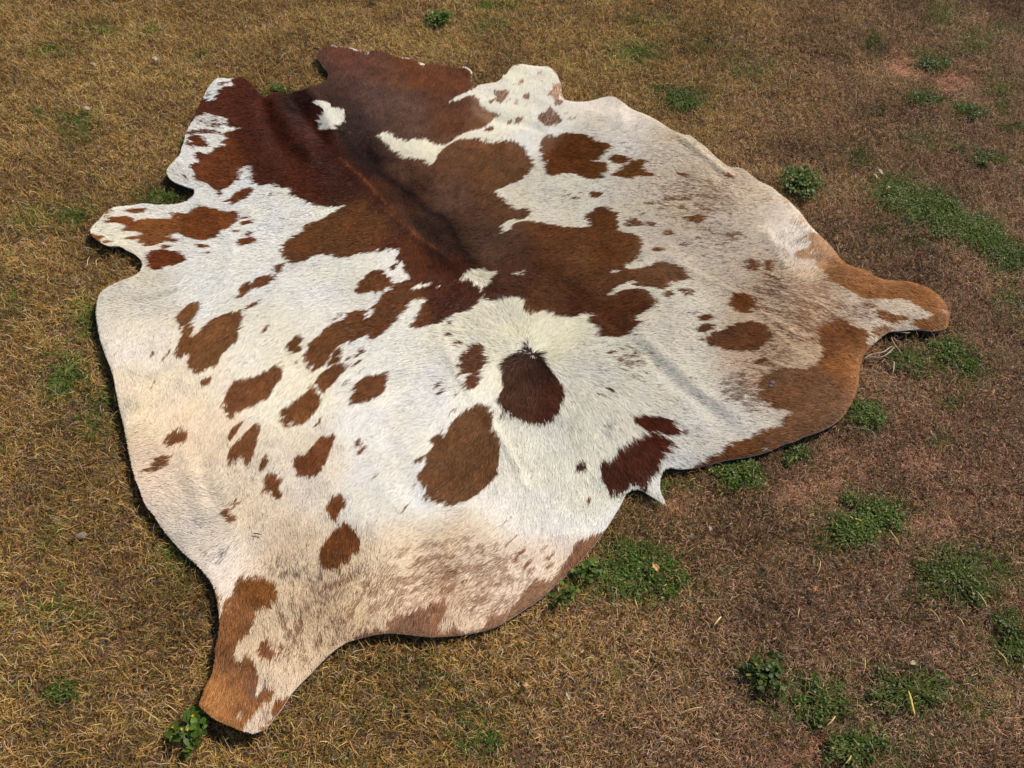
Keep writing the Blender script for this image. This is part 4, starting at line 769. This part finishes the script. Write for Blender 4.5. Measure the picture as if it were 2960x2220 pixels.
# ------------------------------------------------------------------ weeds: each clump a thing with foliage and stems
leaf_mat = mat_attr('weed_leaf', rough=.5, spec=.35, trans=.3)
stem_mat = mat_attr('weed_stem', rough=.7, spec=.2)
straw_mat = mat_attr('dead_straw', rough=.6, spec=.3, trans=.1)
def leaf_mesh(px, py, pz, az, tilt, size, wid, col, heart=False):
    """rounded leaves of 7 points, folded a little along the midrib"""
    n_ = len(px)
    if heart: prof = np.array([(0,0,0),(-.12,.42,.10),(.30,.52,.14),(.72,.30,.08),(1.05,0,-.10),(.72,-.30,.08),(.30,-.52,.14),(-.12,-.42,.10)])
    else: prof = np.array([(0,0,0),(.25,.34,.07),(.6,.42,.09),(.9,.24,.04),(1,0,-.06),(.9,-.24,.04),(.6,-.42,.09),(.25,-.34,.07)])
    ca, sa, ct, st = np.cos(az), np.sin(az), np.cos(tilt), np.sin(tilt)
    a = prof[None, :, 0]*size[:, None]; b_ = prof[None, :, 1]*(size*wid)[:, None]; c = prof[None, :, 2]*size[:, None]
    rl = rng.normal(0, .35, n_)[:, None]; b2 = b_*np.cos(rl) - c*np.sin(rl); c2 = b_*np.sin(rl) + c*np.cos(rl)
    f = a*ct[:, None] - c2*st[:, None]; z = a*st[:, None] + c2*ct[:, None]
    V = np.stack([px[:, None] + f*ca[:, None] - b2*sa[:, None], py[:, None] + f*sa[:, None] + b2*ca[:, None], pz[:, None] + z], 2)
    k = prof.shape[0]; base = (np.arange(n_)*k)[:, None]
    q1 = base + np.array([0, 1, 2, 3]); q2 = base + np.array([0, 3, 4, 5]); q3 = base + np.array([0, 5, 6, 7])
    lp = np.stack([q1, q2, q3], 1).reshape(-1)
    cc = np.repeat(col, k, 0).reshape(n_, k, 3) * rng.uniform(.85, 1.15, (n_, k, 1))
    cc[:, 0] *= .8
    return V.reshape(-1, 3), lp, np.full(n_*3, 4), cc.reshape(-1, 3)
def stems_mesh(x0, y0, x1, y1, z1, col, wdt=.0012):
    n_ = len(x0); xm, ym, zm = (x0+x1)/2, (y0+y1)/2, z1*.8
    az = np.arctan2(y1-y0, x1-x0); vs = []
    for (x, y, z, k) in ((x0, y0, np.zeros(n_), 1), (xm, ym, zm, .8), (x1, y1, z1, .5)):
        ox, oy = -np.sin(az)*wdt*k, np.cos(az)*wdt*k
        vs += [P3(x-ox, y-oy, z), P3(x+ox, y+oy, z), P3(x, y, z + wdt*1.5*k)]
    V = np.stack(vs, 1).reshape(-1, 3); base = (np.arange(n_)*9)[:, None]
    f = [base + np.array(q) for q in ([0,1,4,3],[1,2,5,4],[2,0,3,5],[3,4,7,6],[4,5,8,7],[5,3,6,8])]
    return V, np.stack(f, 1).reshape(-1), np.full(n_*6, 4), np.repeat(col, 9, 0)
def weed(name, ox, oy, rx, ry, label, kind='cushion', n_=None, shade=1.0, cat='weed', dens=1.0):
    c = G('O', [(ox, oy)], .01)[0]; ex = G('O', [(ox+rx, oy)], .01)[0]; ey = G('O', [(ox, oy+ry)], .01)[0]
    RX, RY = np.linalg.norm(ex-c)*1.12, np.linalg.norm(ey-c)*1.12
    root = empty(name, (c[0], c[1], 0)); tag(root, label, cat, 'green weeds in the dry lawn')
    area = math.pi*RX*RY
    if kind == 'cushion':
        n_ = int(area*1e4*13*dens); size = rng.uniform(.0034, .0064, n_); wid = .95; hmax = .010
    elif kind == 'round':
        n_ = int(area*1e4*2.8*dens); size = rng.uniform(.007, .013, n_); wid = 1.0; hmax = .034
    else:
        n_ = int(area*1e4*.55*dens); size = rng.uniform(.010, .017, n_); wid = .95; hmax = .034
    # several sub-tufts so the outline is uneven
    ns = max(7, int(area*1e4/5)); ta = rng.uniform(0, 2*np.pi, ns); tr = rng.random(ns)**.6*(1.0 + .35*vnoise(np.cos(ta)*1.7 + 9*ox, np.sin(ta)*1.7 + 5*oy, 2))*(.95 if kind == 'cushion' else .85)
    tcx, tcy = np.cos(ta)*tr*RX, np.sin(ta)*tr*RY
    tid = rng.integers(0, ns, n_); sg = min(RX, RY)*(.30 if kind == 'cushion' else .2) + .006
    sgt = (sg*rng.uniform(.3, 1.1, ns)*(1.25 - .55*tr))[tid]; x = tcx[tid] + rng.normal(0, 1, n_)*sgt; y = tcy[tid] + rng.normal(0, 1, n_)*sgt
    r = np.sqrt((x/RX)**2 + (y/RY)**2)
    z = (.006 + hmax*np.sqrt(np.clip(1.1 - r*.75, .1, 1)))*rng.uniform(.3, 1, n_)**.6 * (.7 + .5*vnoise((x+c[0])*60, (y+c[1])*60, 3))
    wx, wy = x + c[0], y + c[1]
    free = samp(edgeW, wx, wy) < .42
    if kind == 'heart': free |= False
    x, y, z, size, tid = x[free], y[free], z[free], size[free], tid[free]; n_ = len(x)
    az = rng.uniform(0, 2*np.pi, n_); tilt = rng.normal(.12, .35, n_)
    g1 = lin((100, 126, 40)); g2 = lin((54, 76, 28)); g3 = lin((160, 150, 74))
    u = np.clip(rng.random(n_)*.7 + .3*np.clip(z/hmax, 0, 1), 0, 1)[:, None]
    col = (g2*(1-u) + g1*u); col = np.where((rng.random(n_) < .07)[:, None], g3, col)*rng.uniform(.7, 1.3, n_)[:, None]*shade
    V, L, S, Cc = leaf_mesh(x, y, z, az, tilt, size, wid, col, kind == 'heart')
    mesh_np('foliage', V, L, S, leaf_mat, root, Cc)
    m = min(n_, 260 if kind == 'cushion' else 160); s = rng.choice(n_, m, replace=False)
    V, L, S, Cc = stems_mesh(rng.normal(0, .0006, m), rng.normal(0, .0006, m), x[s], y[s], np.maximum(z[s] - .001, .001), np.tile(lin((112, 118, 60)), (m, 1))*rng.uniform(.6, 1.1, (m, 1)))
    mesh_np('stems', V, L, S, stem_mat, root, Cc)
    if kind == 'heart':
        for s in rng.choice(n_, 6, replace=False):
            V, L, S, Cc = leaf_mesh(np.full(5, x[s]), np.full(5, y[s]), np.full(5, z[s]+.006), np.arange(5)*1.257, np.full(5, .5), np.full(5, .0035), .8, np.tile(lin((225, 180, 30)), (5, 1)))
            mesh_np('flower', V, L, S, leaf_mat, root, Cc)
    return root
weed('weed_cushion', 1868, 897, 38, 27, 'compact bright green weed cushion touching the rounded right rim of the cowhide')
weed('weed_cushion', 1597, 1020, 42, 27, 'dense green weed cushion under the lower rim of the hide, right of the tail point')
weed('weed_cushion', 1385, 1235, 66, 50, 'largest mossy green weed patch below the cowhide, with a tan dry leaf lying on it', dens=.85)
weed('sparse_weed', 1720, 980, 24, 20, 'small thin green weed between the two green cushions along the lower right rim', dens=.45, shade=.85)
weed('weed_patch', 1885, 1105, 62, 38, 'spreading green weed patch on reddish bare soil, lower right of the cowhide', dens=.6)
weed('weed_patch', 1850, 1155, 45, 28, 'thick green weed tuft joining the lower left of the patch on the reddish soil', dens=.8)
weed('weed_patch', 2065, 1245, 60, 52, 'dark green weed patch near the right picture edge, low down beside dry straws', dens=.5, shade=.8)
weed('weed_patch', 2182, 1365, 34, 55, 'dark weed patch cut by the right picture edge, below the other dark one', dens=.45, shade=.75)
weed('weed_cushion', 1776, 1508, 48, 36, 'deep green weed cushion below the round leaved plant, near the bottom right', dens=.8, shade=.85)
weed('weed_cushion', 1850, 1612, 55, 32, 'deep green weed cushion at the bottom edge, beside the bare pinkish soil', dens=.8, shade=.8)
weed('weed_patch', 1965, 1490, 70, 45, 'loose dark green weed patch with a long yellow straw on it, bottom right', dens=.35, shade=.75)
weed('round_leaf_weed', 1660, 1452, 40, 42, 'dark plant with round leaves at the left end of the bottom right weeds', 'round', shade=.65, dens=.8)
weed('weed_patch', 1985, 435, 66, 34, 'bright green upper end of the long weed strip above the right leg of the hide', dens=.75)
weed('weed_patch', 2088, 492, 68, 30, 'lower right end of the long weed strip, above the right leg of the hide', dens=.65)
weed('weed_patch', 2180, 548, 48, 26, 'green weed patch at the right picture edge, last stretch of the long weed strip', dens=.6, shade=.85)
weed('weed_cushion', 1480, 213, 32, 17, 'lone green weed cushion above the upper right flank of the hide', dens=.7, shade=.8)
weed('weed_cushion', 2019, 138, 27, 11, 'small dark weed cushion ringed by bare reddish soil in the top right', dens=.7, shade=.75)
weed('weed_cushion', 2003, 212, 28, 12, 'small dark weed cushion just below the bare reddish streak in the top right', dens=.6, shade=.75)
weed('weed_cushion', 2098, 238, 26, 13, 'small dark weed cushion at the lower right end of the bare reddish streak', dens=.6, shade=.75)
weed('weed_cushion', 2136, 343, 27, 13, 'small dark weed cushion between the top right corner weeds and the long strip', dens=.6, shade=.75)
weed('leafy_weed', 1736, 400, 40, 30, 'broad leaved weed beside the pale upper right rim of the hide', 'round', dens=.8, shade=.9)
weed('leafy_weed', 1270, 1240, 34, 26, 'leafy weed between the lower rim of the hide and the largest mossy patch', 'round', dens=.7)
weed('leafy_weed', 1215, 1288, 30, 17, 'leafy weed hugging the lower rim of the hide, left of the mossy patch', 'round', dens=.6)
weed('heart_leaf_weed', 432, 1575, 52, 34, 'fresh green weed with heart shaped leaves and yellow flowers under the lower left leg tip', 'heart', dens=2.6)
weed('leafy_weed', 945, 43, 26, 15, 'bright leafy weed in the lawn at the top, above the neck of the hide', 'round', dens=1)
weed('weed_patch', 352, 425, 30, 13, 'small green weed in the notch between the two left forelegs of the hide', dens=.4, shade=.8)
weed('weed_patch', 135, 812, 32, 32, 'sparse green weed left of the middle of the hide, near the left picture edge', dens=.3, shade=.8)
weed('weed_patch', 130, 1492, 28, 18, 'dark green weed in the bottom left lawn, left of the lower leg', dens=.5, shade=.7)
weed('weed_patch', 2060, 762, 46, 26, 'green weed right of the twisted dry roots below the right leg tip', dens=.55)
weed('weed_patch', 1966, 785, 36, 22, 'green weed growing among the dry roots below the right leg', dens=.45, shade=.85)
weed('weed_tuft', 1434, 1052, 13, 17, 'little green weed tucked behind the pointed white tail tip', dens=.5, shade=.8)
weed('weed_tuft', 596, 193, 22, 8, 'little bright weed above the notch beside the neck of the hide', dens=.5)

# ------------------------------------------------------------------ litter
def straw(name, reg, pts, label, wmm=2.2, col=(214,184,120), z=.016, cat='straw', group='dry straws lying on the lawn', arch=.006):
    p = catmull(G(reg, pts, z), 6, closed=False); n_ = len(p)
    c = p.mean(0); t = np.gradient(p, axis=0); t /= np.linalg.norm(t, axis=1, keepdims=True)+1e-9
    s = np.linspace(0, 1, n_); wv = wmm/2000*(.35 + .65*np.sin(np.pi*np.clip(s*.9+.08, 0, 1)))*(1+.2*rng.normal(0, 1, n_)*.5)
    zz = z + arch*np.sin(np.pi*s) + rng.normal(0, .0006, n_)
    nrm = np.stack([-t[:, 1], t[:, 0]], 1); rings = []
    for k in range(6):
        a = k*math.pi/3
        rings.append(np.concatenate([p - c + nrm*(wv*math.cos(a))[:, None], (zz + wv*math.sin(a)*.6)[:, None]], 1))
    V = np.stack(rings, 1).reshape(-1, 3); i = np.arange(n_-1)[:, None]*6; k = np.arange(6)[None]; k2 = (k+1) % 6
    q = np.stack([i+k, i+k2, i+6+k2, i+6+k], 2).reshape(-1, 4)
    caps = np.concatenate([np.arange(6)[::-1], np.arange(6) + (n_-1)*6])
    cl = lin(col)*np.repeat(rng.uniform(.75, 1.2, n_), 6)[:, None]
    o = mesh_np(name, V, np.concatenate([q.ravel(), caps]), np.array([4]*len(q) + [6, 6]), straw_mat, None, cl.clip(0, .85), smooth=True)
    o.location = (c[0], c[1], 0); tag(o, label, cat, group); return o
straw('dry_straw', 'R', [(1288,1045),(1305,1140),(1338,1250)], 'thick yellow straw lying on the loose dark weeds in the bottom right', 4.5, (228,190,100))
straw('dry_straw', 'R', [(705,1243),(670,1290),(635,1325)], 'curved tan straw just below the deep green cushion, bottom right', 3)
straw('dry_straw', 'R', [(832,1558),(805,1600),(775,1632)], 'tan straw at the bottom edge beside the lowest green cushion', 3.2)
straw('dry_straw', 'R', [(1833,248),(1870,310),(1918,372)], 'pale straw on the dark weed patch near the right picture edge', 2.6)
straw('dry_straw', 'R', [(1442,383),(1490,430),(1540,492)], 'pale straw left of the dark weed patch near the right edge', 2.4)
straw('dry_straw', 'R', [(1677,448),(1705,495),(1738,535)], 'pale straw just under the dark weed patch near the right edge', 2.4)
straw('dry_straw', 'R', [(1990,712),(2040,775),(2080,842)], 'pale straw left of the weed cut by the right picture edge', 2.4)
straw('dry_straw', 'R', [(585,5),(575,60),(555,118)], 'upright pale straw above the bottom right weeds, near the thin tuft', 2)
straw('dry_straw', 'R', [(420,375),(405,420),(402,465)], 'short pale straw in the dry grass above the round leaved plant', 2.2)
straw('dry_straw', 'R', [(868,468),(885,490),(897,512)], 'shortest pale straw in the dry grass, bottom right', 2.8)
straw('dry_straw', 'R', [(940,770),(935,850),(925,912)], 'thin straw in the dry grass above the deep green cushions', 1.8)
straw('dry_straw', 'Q', [(1130,1470),(1175,1540),(1215,1595)], 'tan straw below the spreading weed patch on the reddish soil', 2.6)
straw('dry_straw', 'Q', [(1600,1350),(1615,1400),(1640,1450)], 'thin straw right of the spreading weed patch on the reddish soil', 1.8)
straw('dry_straw', 'S', [(1893,450),(1865,485),(1832,525)], 'bright cream straw on dry grass below the mossy patch', 4, (236,208,150))
straw('dry_straw', 'S', [(590,180),(593,235),(590,292)], 'upright straw in front of the leafy weed hugging the hide rim', 2.2, (220,180,110))
straw('dry_straw', 'S', [(1200,310),(1212,350),(1228,395)], 'straw on brown litter just below the mossy patch', 2)
straw('dry_straw', 'S', [(1460,195),(1440,208),(1420,222)], 'short pale straw lying on the mossy green patch', 2.4)
straw('dry_straw', 'S', [(1560,1222),(1650,1195),(1745,1172)], 'long thin straw in the plain dry grass at the bottom', 2)
straw('dry_straw', 'E', [(163,390),(152,440),(150,470),(112,482)], 'bent pale straw below the left foreleg, nearer the picture edge', 2.2, (222,192,130), z=.02)
straw('dry_straw', 'E', [(232,412),(220,445),(224,480)], 'short pale straw below the left foreleg, nearer the hide', 2, (222,192,130), z=.02)
straw('dry_straw', 'A', [(1740,145),(1710,175),(1682,210)], 'pale straw in the lawn left of the top neck flap', 1.6)
straw('dry_straw', 'A', [(945,10),(930,25)], 'tiny straw in the top lawn, above the left of the hide', 2)
straw('grass_stalk', 'I', [(-5,1400),(100,1370),(205,1325)], 'long thin stalk in the left lawn, beside the grey stone', 1.8, (160,138,100), cat='stalk')
straw('grass_stalk', 'J', [(40,1050),(150,1062),(250,1058)], 'long curved stalk touching the left side of the lower leg', 1.8, (190,140,90), cat='stalk')
straw('grass_stalk', 'T', [(230,1195),(300,1150),(372,1105)], 'thin stalk below the dark weed in the bottom left lawn', 1.8, (180,150,100), cat='stalk')
straw('grass_stalk', 'T', [(590,700),(680,780),(732,856)], 'bent dry stalk in the middle of the bottom left lawn', 2, (190,155,100), cat='stalk')
straw('grass_stalk', 'S', [(1640,290),(1720,320),(1830,322),(1990,312)], 'long grey stalk right of the mossy green patch', 1.6, (140,128,116), cat='stalk')
straw('grass_stalk', 'Q', [(780,640),(880,665),(990,690),(1030,760)], 'long grey stalk crossing below the cushion at the right rim', 1.6, (150,132,116), cat='stalk')
straw('grass_stalk', 'Q', [(880,352),(910,350),(940,355)], 'short whitish stalk poking from the right rim of the hide', 2.4, (205,190,165), cat='stalk')
RG = 'dry roots below the right leg'
straw('dry_root', 'H', [(1372,248),(1430,212),(1520,200),(1575,160),(1610,140)], 'long pale dry root, upper of the two curving from the hide rim', 4, (176,158,132), cat='root', group=RG)
straw('dry_root', 'H', [(1400,228),(1500,236),(1560,210),(1605,165),(1625,140)], 'long pale dry root, lower of the two curving from the hide rim', 4, (168,150,126), cat='root', group=RG)
straw('dry_root', 'H', [(1595,70),(1600,110),(1625,150),(1680,205)], 'pinkish dry root crossing the right ends of the two long roots', 3, (190,150,130), cat='root', group=RG)
straw('dry_root', 'H', [(1612,262),(1610,300),(1605,355)], 'short upright pale root under the crossing of the long roots', 4, (186,170,142), cat='root', group=RG)
straw('dry_root', 'H', [(1620,30),(1700,45),(1750,35)], 'short pale root right under the lower rim of the right leg', 3, (170,156,130), cat='root', group=RG)
straw('bark_twig', 'I', [(1195,1222),(1225,1225),(1262,1233)], 'tiny dark twig lying on the white hair of the lower hide', 3.2, (92,78,66), z=ZH+.006, cat='twig', group='bits lying on the hide', arch=.001)
def dry_leaf(reg, pt, lenm, widm, az, label, col, z=.03, cup=.25, cat='dry leaf'):
    c = G(reg, [pt], z)[0]; N, M_ = 12, 7
    u, v = np.meshgrid(np.linspace(0, 1, N), np.linspace(-1, 1, M_), indexing='ij')
    wv = np.sin(np.pi*np.clip(u, .02, .98))**.7 * (1 + .18*np.sin(u*14)*np.sign(v))
    x = (u-.5)*lenm; y = v*wv*widm/2; zc = cup*widm*(v*v) + .12*lenm*np.sin(u*5.5) + .002*rng.random(u.shape)
    ca, sa = math.cos(az), math.sin(az)
    top_ = np.stack([x*ca - y*sa, x*sa + y*ca, zc], 2).reshape(-1, 3); bot_ = top_ - [0, 0, .0006]
    id_ = np.arange(N*M_).reshape(N, M_); q = np.stack([id_[:-1, :-1], id_[1:, :-1], id_[1:, 1:], id_[:-1, 1:]], 2).reshape(-1, 4)
    rimi = np.concatenate([id_[:, 0], id_[-1, 1:], id_[::-1, -1][1:], id_[0, ::-1][1:-1]]); rn = np.roll(rimi, -1)
    side = np.stack([rimi, rimi + N*M_, rn + N*M_, rn], 1)
    F_ = np.concatenate([q, (q + N*M_)[:, ::-1], side]); cl = lin(col)*np.tile(rng.uniform(.75, 1.15, N*M_), 2)[:, None]
    o = mesh_np('dry_leaf', np.concatenate([top_, bot_]), F_, np.full(len(F_), 4), straw_mat, None, cl, smooth=False)
    o.location = (c[0], c[1], z); tag(o, label, cat, 'dead leaves on the lawn'); return o
dry_leaf('S', (1368,58), .024, .012, 1.9, 'tan dead leaf lying on the mossy green patch below the hide', (208,162,112))
dry_leaf('N', (1065,1375), .030, .008, -.9, 'greyish dead leaf on the upper end of the long weed strip, longer of two', (196,178,154))
dry_leaf('N', (1025,1410), .026, .008, -.7, 'shorter greyish dead leaf on the long weed strip, left of the longer', (186,166,140))
dry_leaf('N', (1135,1500), .012, .009, .4, 'small pinkish dead leaf in the middle of the long weed strip', (206,160,136))
dry_leaf('M', (1252,1045), .022, .007, 1.5, 'narrow grey dead leaf upright in the dry grass right of the tail point', (160,152,134), z=.016)
dry_leaf('U', (1240,473), .034, .016, -.3, 'pale curled dead leaf in the upper left lawn, right one of two', (190,168,144), z=.020)
dry_leaf('U', (748,517), .034, .011, -.35, 'pale narrow dead leaf in the upper left lawn, left one of two', (176,154,126), z=.018)
dry_leaf('U', (698,873), .032, .018, .1, 'pinkish grey dead leaf at the top of the green tinged left lawn', (170,146,132), z=.020)
dry_leaf('R', (545,230), .016, .010, -.3, 'small orange dead leaf in dry grass below the tail, bottom right quarter', (176,116,84), z=.016)
dry_leaf('R', (1325,822), .018, .009, .3, 'whitish scrap of dead leaf above the loose dark weeds', (176,154,134), z=.018)
dry_leaf('S', (335,995), .014, .008, .5, 'small pale dead leaf in the lawn left of bottom centre', (180,148,112), z=.016)
dry_leaf('S', (672,1085), .020, .008, -1.1, 'grey dead leaf in a dark gap of the lawn at bottom centre', (180,162,136), z=.016)
def pebble(name, reg, pt, r, label, col, z, group, cat, flat=.7):
    c = G(reg, [pt], z)[0]; nu, nv_ = 14, 9
    th = np.linspace(0, 2*np.pi, nu, endpoint=False); ph = np.linspace(.15, np.pi-.15, nv_)
    T, Pp = np.meshgrid(th, ph); d = np.stack([np.cos(T)*np.sin(Pp), np.sin(T)*np.sin(Pp), np.cos(Pp)*flat], 2)
    rr = r*(1 + .22*np.sin(T*2+1)*np.sin(Pp) + .12*np.sin(T*3+Pp*4)); V = (d*rr[..., None]).reshape(-1, 3)
    i = np.arange(nv_-1)[:, None]*nu; k = np.arange(nu)[None]; k2 = (k+1) % nu
    q = np.stack([i+k, i+nu+k, i+nu+k2, i+k2], 2).reshape(-1, 4)
    cl = lin(col)*rng.uniform(.8, 1.15, len(V))[:, None]
    o = mesh_np(name, V, np.concatenate([q.ravel(), np.arange(nu), np.arange(nu)[::-1] + (nv_-1)*nu]), np.array([4]*len(q) + [nu, nu]), stem_mat, None, cl, smooth=True)
    o.location = (c[0], c[1], z); tag(o, label, cat, group); return o
pebble('stone', 'O', (175,1158), .011, 'small grey brown stone in the lawn left of the lower hide', (136,116,100), .012, 'stones in the lawn', 'stone')
pebble('lint', 'H', (645,430), .006, 'upper of the two blue grey lint bits on the brown right haunch', (96,94,96), ZH+.003, 'bits lying on the hide', 'lint', .4)
pebble('lint', 'H', (630,458), .005, 'lower of the two blue grey lint bits on the brown right haunch', (90,90,94), ZH+.003, 'bits lying on the hide', 'lint', .4)
